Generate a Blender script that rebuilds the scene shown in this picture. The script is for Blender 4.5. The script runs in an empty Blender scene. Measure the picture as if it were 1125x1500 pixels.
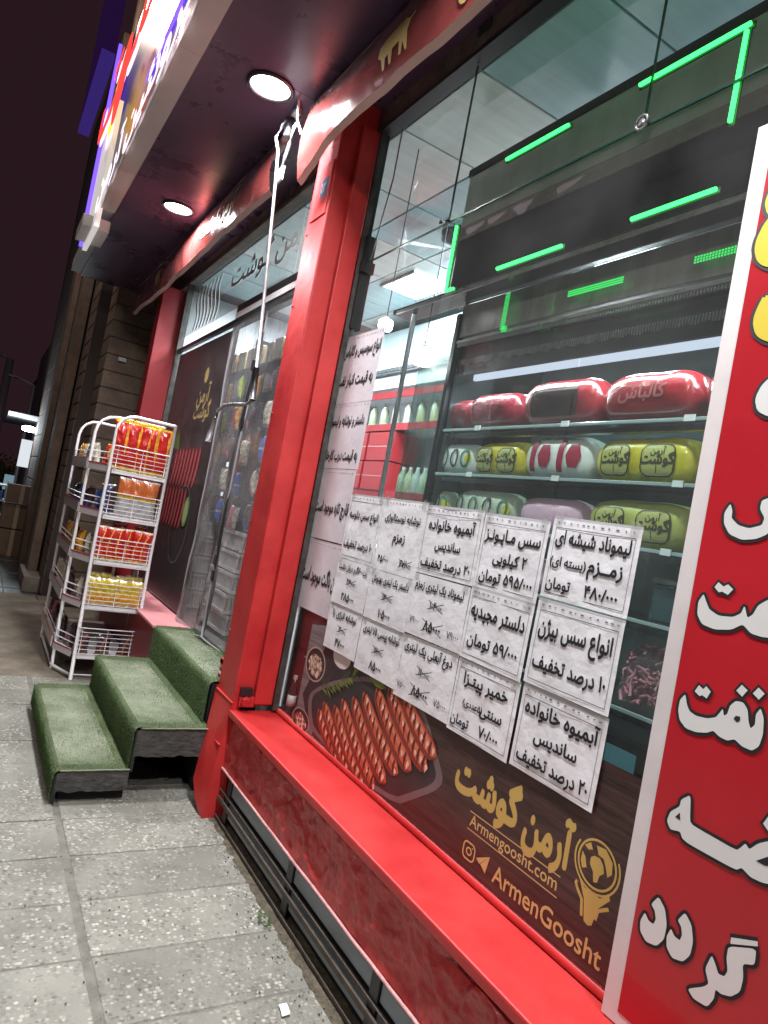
import bpy, bmesh, math, random
from mathutils import Vector, Matrix, noise
from mathutils.geometry import delaunay_2d_cdt
random.seed(7)
sc = bpy.context.scene
COL = sc.collection
# ------------------------------------------------------------------ camera
cam = bpy.data.cameras.new('camera'); camo = bpy.data.objects.new('camera', cam); COL.objects.link(camo)
cam.sensor_fit = 'VERTICAL'; cam.sensor_height = 36; cam.lens = 1005.77/1500*36
cam.clip_start = 0.02; cam.clip_end = 400
R = Matrix(((0.50325514, 0.84407837, 0.18511068), (-0.07544319, -0.17047978, 0.98246881), (0.8608383, -0.50839783, -0.02211486)))
camo.matrix_world = Matrix.Translation((0, 0, 1.6)) @ R.transposed().to_4x4()
sc.camera = camo
# ------------------------------------------------------------------ night sky
w = bpy.data.worlds.new('World'); sc.world = w; w.use_nodes = True
wt = w.node_tree; bg = wt.nodes['Background']
bg.inputs[0].default_value = (0.34, 0.15, 0.20, 1); bg.inputs[1].default_value = 0.05
sc.view_settings.view_transform = 'Standard'; sc.view_settings.look = 'None'
sc.view_settings.exposure = 0.3; sc.view_settings.gamma = 1; sc.view_settings.use_curve_mapping = False
SPOT_W = 66; ROOM_W = 75
SOF = 3.8
SPOTS = [(-5.72, 0.985), (-3.63, 0.965), (-1.5, 0.965), (0.6, 0.965)]

# ------------------------------------------------------------------ materials
MATS = {}
def mat(name, col, rough=.6, metal=0, noise_amt=0, nscale=8, bump=0, bscale=60, coat=0, emit=None, estr=0, spec=.5, stretch=None, ramp2=None):
    if name in MATS: return MATS[name]
    m = bpy.data.materials.new(name); m.use_nodes = True; nt = m.node_tree; b = nt.nodes['Principled BSDF']
    b.inputs['Base Color'].default_value = (*col, 1); b.inputs['Roughness'].default_value = rough
    b.inputs['Metallic'].default_value = metal; b.inputs['Coat Weight'].default_value = coat
    b.inputs['Specular IOR Level'].default_value = spec
    if emit: b.inputs['Emission Color'].default_value = (*emit, 1); b.inputs['Emission Strength'].default_value = estr
    if noise_amt or bump:
        tc = nt.nodes.new('ShaderNodeTexCoord'); mp = nt.nodes.new('ShaderNodeMapping')
        nt.links.new(tc.outputs['Object'], mp.inputs[0])
        if stretch: mp.inputs['Scale'].default_value = stretch
    if noise_amt:
        n = nt.nodes.new('ShaderNodeTexNoise'); n.inputs['Scale'].default_value = nscale; n.inputs['Detail'].default_value = 8; n.inputs['Roughness'].default_value = .65
        nt.links.new(mp.outputs[0], n.inputs['Vector'])
        r = nt.nodes.new('ShaderNodeValToRGB'); nt.links.new(n.outputs[0], r.inputs[0])
        r.color_ramp.elements[0].position = .3; r.color_ramp.elements[1].position = .7
        c2 = ramp2 or [min(1, c*(1+noise_amt)) for c in col]
        r.color_ramp.elements[0].color = (*[c*(1-noise_amt) for c in col], 1); r.color_ramp.elements[1].color = (*c2, 1)
        nt.links.new(r.outputs[0], b.inputs['Base Color'])
        mr = nt.nodes.new('ShaderNodeMapRange'); nt.links.new(n.outputs[0], mr.inputs[0])
        mr.inputs[3].default_value = max(0.03, rough-.12); mr.inputs[4].default_value = min(1, rough+.15)
        nt.links.new(mr.outputs[0], b.inputs['Roughness'])
    if bump:
        n2 = nt.nodes.new('ShaderNodeTexNoise'); n2.inputs['Scale'].default_value = bscale; n2.inputs['Detail'].default_value = 6
        nt.links.new(mp.outputs[0], n2.inputs['Vector'])
        bp = nt.nodes.new('ShaderNodeBump'); bp.inputs['Strength'].default_value = bump; bp.inputs['Distance'].default_value = .01
        nt.links.new(n2.outputs[0], bp.inputs['Height']); nt.links.new(bp.outputs[0], b.inputs['Normal'])
    MATS[name] = m; return m
def emis(name, col, s):
    if name in MATS: return MATS[name]
    m = bpy.data.materials.new(name); m.use_nodes = True; nt = m.node_tree; nt.nodes.clear()
    e = nt.nodes.new('ShaderNodeEmission'); e.inputs[0].default_value = (*col, 1); e.inputs[1].default_value = s
    o = nt.nodes.new('ShaderNodeOutputMaterial'); nt.links.new(e.outputs[0], o.inputs[0]); MATS[name] = m; return m
def sheet_glass(name, tint, refl=1.0, milky=0, milkcol=(.8, .8, .8), rough=.01, wrinkle=0):
    m = bpy.data.materials.new(name); m.use_nodes = True; nt = m.node_tree; nt.nodes.clear()
    o = nt.nodes.new('ShaderNodeOutputMaterial'); t = nt.nodes.new('ShaderNodeBsdfTransparent'); t.inputs[0].default_value = (*tint, 1)
    g = nt.nodes.new('ShaderNodeBsdfGlossy'); g.inputs['Roughness'].default_value = rough; g.inputs[0].default_value = (refl, refl, refl, 1)
    f = nt.nodes.new('ShaderNodeLayerWeight'); f.inputs[0].default_value = .5
    pw = nt.nodes.new('ShaderNodeMath'); pw.operation = 'POWER'; pw.inputs[1].default_value = 5; nt.links.new(f.outputs['Facing'], pw.inputs[0])
    fr = nt.nodes.new('ShaderNodeMath'); fr.operation = 'MULTIPLY_ADD'; fr.inputs[1].default_value = .96; fr.inputs[2].default_value = .04; nt.links.new(pw.outputs[0], fr.inputs[0])
    mx = nt.nodes.new('ShaderNodeMixShader'); nt.links.new(fr.outputs[0], mx.inputs[0])
    last = t
    if milky:
        d = nt.nodes.new('ShaderNodeBsdfDiffuse'); d.inputs[0].default_value = (*milkcol, 1)
        m2 = nt.nodes.new('ShaderNodeMixShader'); m2.inputs[0].default_value = milky
        tc = nt.nodes.new('ShaderNodeTexCoord'); n = nt.nodes.new('ShaderNodeTexNoise'); n.inputs['Scale'].default_value = 2.5; n.inputs['Detail'].default_value = 5
        nt.links.new(tc.outputs['Object'], n.inputs['Vector'])
        mr = nt.nodes.new('ShaderNodeMapRange'); mr.inputs[1].default_value = .3; mr.inputs[2].default_value = .7; mr.inputs[3].default_value = milky*.4; mr.inputs[4].default_value = milky*1.6
        nt.links.new(n.outputs[0], mr.inputs[0]); nt.links.new(mr.outputs[0], m2.inputs[0])
        nt.links.new(t.outputs[0], m2.inputs[1]); nt.links.new(d.outputs[0], m2.inputs[2]); last = m2
    if wrinkle:
        tc = nt.nodes.new('ShaderNodeTexCoord'); n = nt.nodes.new('ShaderNodeTexNoise'); n.inputs['Scale'].default_value = 7; n.inputs['Detail'].default_value = 4
        bp = nt.nodes.new('ShaderNodeBump'); bp.inputs['Strength'].default_value = wrinkle; bp.inputs['Distance'].default_value = .03
        nt.links.new(tc.outputs['Object'], n.inputs['Vector']); nt.links.new(n.outputs[0], bp.inputs['Height'])
        nt.links.new(bp.outputs[0], g.inputs['Normal']); nt.links.new(bp.outputs[0], f.inputs['Normal'])
    nt.links.new(last.outputs[0], mx.inputs[1]); nt.links.new(g.outputs[0], mx.inputs[2]); nt.links.new(mx.outputs[0], o.inputs[0])
    MATS[name] = m; return m

RED = mat('red_paint', (.52, .020, .023), .45, noise_amt=.22, nscale=3.5, bump=.22, bscale=14, coat=.08, ramp2=(.58, .036, .034))
REDST = mat('red_painted_stone', (.46, .028, .030), .45, noise_amt=.22, nscale=14, bump=.9, bscale=34, ramp2=(.58, .065, .06), coat=.1)
BLACK = mat('black_frame', (.015, .015, .017), .4)
STEEL = mat('steel', (.26, .26, .27), .5, .7, noise_amt=.2, nscale=20)
ALU = mat('dull_aluminium', (.28, .27, .26), .45, .6, noise_amt=.35, nscale=12)
WHITE = mat('white_enamel', (.78, .76, .77), .35, noise_amt=.05, nscale=30)
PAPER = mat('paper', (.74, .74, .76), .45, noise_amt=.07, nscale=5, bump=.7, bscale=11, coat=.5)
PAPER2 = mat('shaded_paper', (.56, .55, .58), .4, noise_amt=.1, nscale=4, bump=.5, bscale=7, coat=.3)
INK = mat('black_ink', (.012, .012, .014), .6)
GREYINK = mat('grey_ink', (.12, .12, .13), .6)
GOLD = mat('gold_print', (.52, .37, .10), .5)
BROWNV = mat('brown_vinyl', (.045, .024, .021), .35, noise_amt=.6, nscale=5, stretch=(1.2, 1, 16), ramp2=(.085, .045, .038))
VGREY = mat('grey_plank_print', (.16, .145, .15), .4, noise_amt=.5, nscale=4, stretch=(1, 1, 22))
DARKP = mat('charcoal_print', (.03, .027, .03), .35, noise_amt=.4, nscale=6)
SOFM = mat('purple_soffit_panel', (.075, .042, .080), .28, noise_amt=.25, nscale=3, bump=.08, bscale=4, spec=.35)
LINT = mat('weathered_lintel', (.12, .105, .09), .7, noise_amt=.6, nscale=7, bump=.4, bscale=30)
WOOD = mat('dark_wood_end', (.07, .068, .064), .8, noise_amt=.75, nscale=10, bump=.8, bscale=45, stretch=(1, 2, 8))
TURF = mat('turf_carpet', (.07, .11, .04), .95, noise_amt=.45, nscale=5, bump=.8, bscale=220, ramp2=(.12, .16, .075))
TURFW = mat('worn_turf_carpet', (.12, .17, .08), .95, noise_amt=.4, nscale=3.2, bump=.8, bscale=220, ramp2=(.27, .30, .21))
GLASS = sheet_glass('window_glass', (.88, .95, .93), .8, milky=.024, milkcol=(.75, .75, .75))  # milky share is a haze veil put into the glass colour
GLASSD = sheet_glass('dusty_glass', (.72, .80, .80), .8, milky=.12, milkcol=(.5, .5, .5))
PLASTIC = sheet_glass('clear_plastic_curtain', (.86, .86, .88), .45, milky=.16, milkcol=(.7, .7, .72), rough=.09, wrinkle=.9)
BAGFILM = sheet_glass('clear_bag_film', (.92, .92, .92), .9, milky=.08, rough=.1, wrinkle=1)

# ------------------------------------------------------------------ mesh builder
class MB:
    def __init__(s): s.v = []; s.f = []; s.m = []; s.mats = []; s.cur = 0; s.sm = []; s.smooth = False
    def mat(s, m):
        if m not in s.mats: s.mats.append(m)
        s.cur = s.mats.index(m); return s
    def face(s, idx): s.f.append(tuple(idx)); s.m.append(s.cur); s.sm.append(s.smooth)
    def poly(s, pts):
        b = len(s.v); s.v += [tuple(p) for p in pts]; s.face(range(b, b+len(pts)))
    def box(s, x0, x1, y0, y1, z0, z1):
        b = len(s.v)
        s.v += [(x, y, z) for z in (z0, z1) for y in (y0, y1) for x in (x0, x1)]
        for q in ((0, 2, 3, 1), (4, 5, 7, 6), (0, 1, 5, 4), (2, 6, 7, 3), (0, 4, 6, 2), (1, 3, 7, 5)): s.face([b+i for i in q])
        return s
    def bbox(s, x0, x1, y0, y1, z0, z1, r):   # chamfered box
        bm = bmesh.new(); bmesh.ops.create_cube(bm, size=1)
        for v in bm.verts: v.co = ((x0+x1)/2+v.co.x*(x1-x0), (y0+y1)/2+v.co.y*(y1-y0), (z0+z1)/2+v.co.z*(z1-z0))
        bmesh.ops.bevel(bm, geom=bm.edges[:]+bm.verts[:], offset=r, segments=2, profile=.5, affect='EDGES')
        s.addbm(bm); return s
    def addbm(s, bm):
        b = len(s.v); bm.verts.index_update(); s.v += [tuple(v.co) for v in bm.verts]
        for f in bm.faces: s.face([b+v.index for v in f.verts])
        bm.free()
    def tube(s, pts, r, n=6, closed=False, caps=True):
        pts = [Vector(p) for p in pts]; rings = []; up = Vector((0, 0, 1)); N = len(pts)
        rr = r if isinstance(r, (list, tuple)) else [r]*N
        for i, p in enumerate(pts):
            a = pts[(i-1) % N] if (closed or i) else p; c = pts[(i+1) % N] if (closed or i < N-1) else p
            t = (c-a).normalized(); u = up if abs(t.dot(up)) < .9 else Vector((1, 0, 0))
            x = t.cross(u).normalized(); y = t.cross(x); b = len(s.v)
            s.v += [tuple(p+(x*math.cos(q*2*math.pi/n)+y*math.sin(q*2*math.pi/n))*rr[i]) for q in range(n)]; rings.append(b)
        for i in range(N if closed else N-1):
            a, b = rings[i], rings[(i+1) % N]
            for q in range(n): s.face((a+q, a+(q+1) % n, b+(q+1) % n, b+q))
        if caps and not closed: s.face([rings[0]+q for q in range(n)]); s.face([rings[-1]+q for q in range(n)][::-1])
        return s
    def lathe(s, prof, c=(0, 0, 0), n=16, axis='z'):
        rings = []
        for (r, h) in prof:
            b = len(s.v)
            for q in range(n):
                a = 2*math.pi*q/n; u, v = r*math.cos(a), r*math.sin(a)
                s.v.append({'z': (c[0]+u, c[1]+v, c[2]+h), 'x': (c[0]+h, c[1]+u, c[2]+v), 'y': (c[0]+u, c[1]+h, c[2]+v)}[axis])
            rings.append(b)
        for i in range(len(rings)-1):
            for q in range(n): s.face((rings[i]+q, rings[i]+(q+1) % n, rings[i+1]+(q+1) % n, rings[i+1]+q))
        s.face([rings[0]+q for q in range(n)][::-1]); s.face([rings[-1]+q for q in range(n)]); return s
    def grid(s, fn, nu, nv, matfn=None):
        b = len(s.v)
        for j in range(nv+1):
            for i in range(nu+1): s.v.append(tuple(fn(i/nu, j/nv)))
        for j in range(nv):
            for i in range(nu):
                if matfn: s.mat(matfn((i+.5)/nu, (j+.5)/nv))
                a = b+j*(nu+1)+i; s.face((a, a+1, a+nu+2, a+nu+1))
        return s
    def mesh(s, name):
        me = bpy.data.meshes.new(name); me.from_pydata(s.v, [], s.f)
        for m in s.mats: me.materials.append(m)
        me.polygons.foreach_set('material_index', s.m); me.polygons.foreach_set('use_smooth', s.sm); me.update(); return me
def link(name, me, parent=None, loc=None):
    o = bpy.data.objects.new(name, me); COL.objects.link(o)
    if parent is not None:
        o.parent = parent
        if parent.type == 'EMPTY': o.location = -parent.location
    if loc is not None: o.location = loc
    return o
def part(name, mb, parent, label=None, stuff=False):
    o = link(name, mb.mesh(name), parent)
    if label: o['label'] = label
    if stuff: o['kind'] = 'stuff'
    return o
def props(o, label=None, cat=None, group=None, kind=None):
    if label: o['label'] = label
    if cat: o['category'] = cat
    if group: o['group'] = group
    if kind: o['kind'] = kind
    return o
def thing(name, label, cat, loc=(0, 0, 0), group=None):
    o = bpy.data.objects.new(name, None); COL.objects.link(o); o.location = loc; o.empty_display_size = .1
    return props(o, label, cat, group)
def single(name, mb, label, cat, group=None, loc=None): return props(link(name, mb.mesh(name), None, loc), label, cat, group)
def struct(name, mb):
    o = link(name, mb.mesh(name)); o['kind'] = 'structure'; return o
def dup(root, loc, rz=None, label=None, group=None):
    r = root.copy(); COL.objects.link(r); r.location = loc
    if rz is not None: r.rotation_euler = (0, 0, rz)
    if label: r['label'] = label
    if group: r['group'] = group
    for ch in list(root.children):
        c = ch.copy(); COL.objects.link(c); c.parent = r
        for g in ch.children:
            d = g.copy(); COL.objects.link(d); d.parent = c
    return r
ORD = ['first', 'second', 'third', 'fourth', 'fifth', 'sixth', 'seventh', 'eighth', 'ninth', 'tenth', 'eleventh', 'twelfth']

# ------------------------------------------------------------------ lettering (built-in font, Persian shaped here)
FORMS = {}
for c, b, n in [('آ', 0xFE81, 2), ('ا', 0xFE8D, 2), ('ب', 0xFE8F, 4), ('پ', 0xFB56, 4), ('ت', 0xFE95, 4), ('ج', 0xFE9D, 4), ('چ', 0xFB7A, 4), ('ح', 0xFEA1, 4), ('خ', 0xFEA5, 4), ('د', 0xFEA9, 2), ('ذ', 0xFEAB, 2), ('ر', 0xFEAD, 2), ('ز', 0xFEAF, 2), ('ژ', 0xFB8A, 2), ('س', 0xFEB1, 4), ('ش', 0xFEB5, 4), ('ص', 0xFEB9, 4), ('ض', 0xFEBD, 4), ('ئ', 0xFE89, 4), ('ط', 0xFEC1, 4), ('ع', 0xFEC9, 4), ('غ', 0xFECD, 4), ('ف', 0xFED1, 4), ('ق', 0xFED5, 4), ('ک', 0xFB8E, 4), ('گ', 0xFB92, 4), ('ل', 0xFEDD, 4), ('م', 0xFEE1, 4), ('ن', 0xFEE5, 4), ('و', 0xFEED, 2), ('ه', 0xFEE9, 4), ('ی', 0xFBFC, 4)]:
    FORMS[c] = [chr(b+i) for i in range(n)]
def shape(s):
    if not any(c in FORMS or c in '۰۱۲۳۴۵۶۷۸۹' for c in s): return s
    out = []
    for i, c in enumerate(s):
        if c not in FORMS: out.append(c); continue
        f = FORMS[c]; p = s[i-1] if i else ' '; n = s[i+1] if i+1 < len(s) else ' '
        jp = (p in FORMS and len(FORMS[p]) == 4) or p == 'ـ'; jn = len(f) == 4 and (n in FORMS or n == 'ـ')
        out.append(f[0] if not jp and not jn else f[1] if jp and not jn else f[2] if jn and not jp else f[3])
    r = []; k = len(out)-1; D = '۰۱۲۳۴۵۶۷۸۹/'
    while k >= 0:
        if out[k] in D:
            j = k
            while j >= 0 and out[j] in D: j -= 1
            r += out[j+1:k+1]; k = j
        else: r.append({'(': ')', ')': '('}.get(out[k], out[k])); k -= 1
    return ''.join(r)
GL = {}
def warm():
    cs = set('ABCDEFGHIJKLMNOPQRSTUVWXYZabcdefghijklmnopqrstuvwxyz0123456789.,:;-()/۰۱۲۳۴۵۶۷۸۹ـ %')
    for f in FORMS.values(): cs |= set(f)
    obs = []
    def mk(body):
        c = bpy.data.curves.new('t', 'FONT'); c.body = body; c.size = 1; c.resolution_u = 3; c.fill_mode = 'NONE'
        o = bpy.data.objects.new('t', c); COL.objects.link(o); obs.append(o); return o
    items = {c: (mk(c), mk(c+'|')) for c in cs}; bar = mk('|')
    dg = bpy.context.evaluated_depsgraph_get()
    def get(o):
        e = o.evaluated_get(dg); m = e.to_mesh()
        if m is None: return [], []
        v = [(q.co.x, q.co.y) for q in m.vertices]; f = [tuple(p.vertices) for p in m.edges]; e.to_mesh_clear(); return v, f
    def fill(v, ed):
        # the font's outlines cross themselves: cut them into triangles and keep those with non-zero winding
        if not v: return [], []
        nx = {}
        for p, q in ed:
            if q == p+1: nx[p] = q
            elif p == q+1: nx[q] = p
            else: nx[max(p, q)] = min(p, q)
        seg = [(v[p], v[q]) for p, q in nx.items()]
        o = delaunay_2d_cdt([Vector(p) for p in v], list(nx.items()), [], 0, 1e-5); V2, F2 = o[0], o[2]; out = []
        for t in F2:
            cx = sum(V2[i].x for i in t)/3; cy = sum(V2[i].y for i in t)/3; w_ = 0
            for (x0, y0), (x1, y1) in seg:
                if (y0 <= cy) != (y1 <= cy):
                    if x0+(cy-y0)/(y1-y0)*(x1-x0) > cx: w_ += 1 if y1 > y0 else -1
            if w_: out.append(tuple(t))
        return [(p.x, p.y) for p in V2], out
    bx = max(p[0] for p in get(bar)[0])
    for c, (a, b) in items.items():
        v, f = get(a); v2, _ = get(b); v, f = fill(v, f); GL[c] = (v, f, max(p[0] for p in v2)-bx)
    for o in obs:
        d = o.data; bpy.data.objects.remove(o); bpy.data.curves.remove(d)
warm()
def text(mb, s, place, cx, z, size, bold=.03, bx=None, maxw=None, align='c', layer=0, ring=6, xs=1.0):
    """adds flat lettering; place(u,v,layer)->xyz"""
    s = shape(s); W = sum(GL[c][2] for c in s)*size*xs
    if maxw and W > maxw: k = maxw/W; xs *= k; W = maxw
    x = cx-W/2 if align == 'c' else cx if align == 'l' else cx-W
    bx = bold*.75 if bx is None else bx
    offs = [(0, 0)]+([(bx*math.cos(2*math.pi*q/ring), bold*math.sin(2*math.pi*q/ring)) for q in range(ring)] if bold else [])
    for gi, c in enumerate(s):
        v, f, adv = GL[c]
        for k, (dx, dz) in enumerate(offs):
            b = len(mb.v); mb.v += [tuple(place(x+(p[0]+dx)*size*xs, z+(p[1]+dz)*size, layer+k*.07+(gi % 2)*.035)) for p in v]
            for q in f: mb.face([b+i for i in q])
        x += adv*size*xs
    return W
def stroke(mb, pts, wd, place, layer, closed=False, rnd=False):
    n = len(pts); P = [Vector((p[0], p[1])) for p in pts]; ww = wd if isinstance(wd, (list, tuple)) else [wd]*n; L = []
    for i in range(n):
        a = P[(i-1) % n] if (closed or i) else P[i]; c = P[(i+1) % n] if (closed or i < n-1) else P[i]
        t = (c-a).normalized(); nn = Vector((-t.y, t.x))*ww[i]/2; L.append((P[i]+nn, P[i]-nn))
    b = len(mb.v)
    for a, c in L: mb.v += [tuple(place(a.x, a.y, layer)), tuple(place(c.x, c.y, layer))]
    for i in range(n if closed else n-1):
        j = (i+1) % n; mb.face((b+2*i, b+2*i+1, b+2*j+1, b+2*j))
def blob(mb, pts, place, layer): mb.poly([place(p[0], p[1], layer) for p in pts])
def ell(cx, cz, rx, rz, n=20, a0=0): return [(cx+rx*math.cos(a0+2*math.pi*i/n), cz+rz*math.sin(a0+2*math.pi*i/n)) for i in range(n)]
def rrect(x0, x1, z0, z1, r, n=5):
    o = []
    for cx, cz, a in ((x1-r, z1-r, 0), (x0+r, z1-r, 90), (x0+r, z0+r, 180), (x1-r, z0+r, 270)):
        for i in range(n): t = math.radians(a+90*i/(n-1)); o.append((cx+r*math.cos(t), cz+r*math.sin(t)))
    return o

YG = 1.54; K = YG/1.45
def G(x, z): return x*K, 1.6+(z-1.6)*K

# ================================================================== SETTING: ground
def ground_mats():
    m = bpy.data.materials.new('terrazzo_slab'); m.use_nodes = True; nt = m.node_tree; b = nt.nodes['Principled BSDF']
    N = nt.nodes.new; Lk = nt.links.new
    g = N('ShaderNodeNewGeometry')
    v = N('ShaderNodeTexVoronoi'); v.inputs['Scale'].default_value = 66; v.inputs['Randomness'].default_value = 1; Lk(g.outputs['Position'], v.inputs['Vector'])
    r = N('ShaderNodeValToRGB'); Lk(v.outputs['Distance'], r.inputs[0])
    r.color_ramp.elements[0].position = .38; r.color_ramp.elements[0].color = (1, 1, 1, 1); r.color_ramp.elements[1].position = .6; r.color_ramp.elements[1].color = (0, 0, 0, 1)
    sep = N('ShaderNodeSeparateColor'); Lk(v.outputs['Color'], sep.inputs[0])
    pr = N('ShaderNodeValToRGB'); Lk(sep.outputs[0], pr.inputs[0]); e = pr.color_ramp.elements
    e[0].color = (.12, .118, .098, 1); e[1].color = (.50, .485, .42, 1); x = e.new(.55); x.color = (.25, .245, .21, 1)
    big = N('ShaderNodeTexNoise'); big.inputs['Scale'].default_value = 3; big.inputs['Detail'].default_value = 7; Lk(g.outputs['Position'], big.inputs['Vector'])
    br = N('ShaderNodeValToRGB'); Lk(big.outputs[0], br.inputs[0]); br.color_ramp.elements[0].position = .3; br.color_ramp.elements[1].position = .7
    br.color_ramp.elements[0].color = (.155, .155, .13, 1); br.color_ramp.elements[1].color = (.285, .285, .245, 1)
    # pebbles only where the cement has worn off
    wn = N('ShaderNodeTexNoise'); wn.inputs['Scale'].default_value = 5; wn.inputs['Detail'].default_value = 9; wn.inputs['Roughness'].default_value = .7; Lk(g.outputs['Position'], wn.inputs['Vector'])
    wr = N('ShaderNodeMapRange'); wr.inputs[1].default_value = .40; wr.inputs[2].default_value = .54; Lk(wn.outputs[0], wr.inputs[0])
    mu = N('ShaderNodeMath'); mu.operation = 'MULTIPLY'; Lk(r.outputs[0], mu.inputs[0]); Lk(wr.outputs[0], mu.inputs[1])
    mx = N('ShaderNodeMix'); mx.data_type = 'RGBA'; Lk(mu.outputs[0], mx.inputs['Factor']); Lk(br.outputs[0], mx.inputs[6]); Lk(pr.outputs[0], mx.inputs[7])
    oi = N('ShaderNodeObjectInfo'); mr = N('ShaderNodeMapRange'); Lk(oi.outputs['Random'], mr.inputs[0]); mr.inputs[3].default_value = .80; mr.inputs[4].default_value = 1.10
    sc_ = N('ShaderNodeVectorMath'); sc_.operation = 'SCALE'; Lk(mx.outputs[2], sc_.inputs[0]); Lk(mr.outputs[0], sc_.inputs['Scale'])
    Lk(sc_.outputs[0], b.inputs['Base Color']); b.inputs['Roughness'].default_value = .62
    bp = N('ShaderNodeBump'); bp.inputs['Strength'].default_value = .5; bp.inputs['Distance'].default_value = .004
    ad = N('ShaderNodeMath'); ad.operation = 'ADD'; Lk(mu.outputs[0], ad.inputs[0]); Lk(wn.outputs[0], ad.inputs[1])
    Lk(ad.outputs[0], bp.inputs['Height']); Lk(bp.outputs[0], b.inputs['Normal']); MATS['terrazzo'] = m
ground_mats(); TER = MATS['terrazzo']
MORTAR = mat('mortar', (.17, .168, .145), .9, noise_amt=.35, nscale=12, bump=.6, bscale=60)
TAN = mat('tan_concrete', (.17, .145, .105), .75, noise_amt=.4, nscale=4, bump=.5, bscale=50, ramp2=(.26, .225, .17))
GRIT = mat('gritty_gutter', (.09, .075, .05), .95, noise_amt=.7, nscale=25, bump=1, bscale=90)
ASPH = mat('dark_wet_paving', (.045, .05, .055), .35, noise_amt=.4, nscale=3, bump=.3, bscale=30)
mb = MB().mat(MORTAR); mb.box(-9.2, 3, -3, 1.62, -.3, -.005); pav = struct('pavement', mb)
mb = MB().mat(ASPH); mb.box(-120, 30, -60, 30, -.5, -.16); struct('road', mb)
PX = .335
def slabmesh(wx, wy, m):
    q = MB().mat(m); q.bbox(0, wx, 0, wy, -.05, 0, .004); return q.mesh('paving_slab')
sm1 = slabmesh(PX-.008, .700, TER); sm2 = slabmesh(.50, .60, TAN)
x = -.36
while x > -5.6:
    for y0 in (.585, -.145, -.875, -1.605):
        o = link('paving_slab', sm1, pav, (x-PX+.004+random.uniform(-.001, .001), y0+.013, random.uniform(-.003, .001)))
        o.rotation_euler = (random.uniform(-.002, .002), random.uniform(-.002, .002), random.uniform(-.003, .003))
    x -= PX
while x > -9.0:
    for y0 in (.86, .245, -.37, -.985, -1.6):
        link('paving_slab', sm2, pav, (x-.5, y0, random.uniform(-.003, 0)))
    x -= .512
mb = MB().mat(mat('kerb_brick', (.20, .16, .11), .8, noise_amt=.3, nscale=20, bump=.5, bscale=60)).bbox(0, .11, 0, .23, -.06, 0, .006); bme = mb.mesh('brick')
for i in range(13):
    for j in range(2): link('brick', bme, pav, (-9.12-.12*j, 1.3-.24*i-.1*j, -.005))
mb = MB().mat(ASPH).box(-60, -9.25, -2.4, 1.3, -.3, -.03); far = struct('far_pavement', mb)
mb = MB().mat(mat('joint_light', (.12, .16, .15), .8))
for i in range(8): mb.box(-9.8-i*1.3, -9.78-i*1.3, -2.3, 1.0, -.03, -.024)
mb.box(-22, -9.3, .50, .515, -.03, -.022); part('joint_line', mb, far)
# gritty strip at the wall foot
mb = MB().mat(GRIT)
def gs(u, v): return (-3.3+u*3.6, 1.262+.006*noise.noise((u*22, 7, 1))+v*.09, -.003+.005*noise.noise((u*60, v*4, 3))+.014*v)
mb.smooth = True; mb.grid(gs, 160, 6); struct('wall_foot_gutter', mb)
mb = MB().mat(GRIT)
for i in range(900):
    px, py = random.uniform(-5.2, -.6), random.choice((random.gauss(1.24, .04), random.uniform(-.5, 1.2)))
    if py > 1.29 or (px < -3.5 and py > .5): continue
    s_ = random.uniform(.0015, .005); mb.mat(random.choice((GRIT, TAN, MORTAR))); mb.box(px, px+s_*1.4, py, py+s_, 0, s_*.7)
o = single('scattered_grit', mb, 'fine grit and crumbs scattered over the pavement slabs', 'grit'); o['kind'] = 'stuff'; del o['category']
mb = MB().mat(mat('litter_paper', (.8, .8, .8), .6)); mb.grid(lambda u, v: (-1.985+u*.055, 1.125+v*.028-u*.01, .004+.004*u*v+.003*math.sin(u*3)), 4, 3)
single('paper_scrap', mb, 'small white paper scrap lying on the pavement near the wall', 'litter')
mb = MB().mat(mat('weed', (.05, .09, .02), .8))
for i in range(14):
    a = random.uniform(0, 6.3); l = random.uniform(.01, .03); cx, cy = -2.42+random.gauss(0, .03), 1.245+random.gauss(0, .01); s_ = .006
    mb.poly([(cx, cy, .002), (cx+l*math.cos(a)-s_*math.sin(a), cy+l*math.sin(a)+s_*math.cos(a), .012), (cx+1.3*l*math.cos(a), cy+1.3*l*math.sin(a), .008), (cx+l*math.cos(a)+s_*math.sin(a), cy+l*math.sin(a)-s_*math.cos(a), .012)])
single('weed', mb, 'tiny green weed growing in the gutter under the red wall', 'weed')

# ================================================================== SHOP BUILDING
shop = thing('shop_building', 'butcher shop front with red pillars, red sill and large windows', 'building', (-3.3, 1.5, 0))
XE = 1.2   # right end of what is built
# walls and slab around the room
RW = mat('room_wall', (.62, .66, .68), .5, noise_amt=.08, nscale=3)
mb = MB().mat(RW); mb.box(-7.55, XE, 5.4, 5.5, 0, 3.72); part('back_wall', mb, shop)
mb = MB().mat(RW); mb.box(-7.65, -7.55, 1.62, 5.5, 0, 4); part('side_wall', mb, shop); mb = MB().mat(RW); mb.box(XE, XE+.1, 1.3, 5.5, 0, 4); part('side_wall', mb, shop)
mb = MB().mat(mat('shop_floor_tile', (.32, .31, .30), .25, noise_amt=.15, nscale=2)); mb.box(-7.55, XE, 1.60, 5.4, .3, .56); part('floor', mb, shop)
mb = MB().mat(LINT); mb.box(-8.9, XE+.1, 1.56, 5.6, 3.9, 4.05); part('roof_slab', mb, shop)
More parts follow.
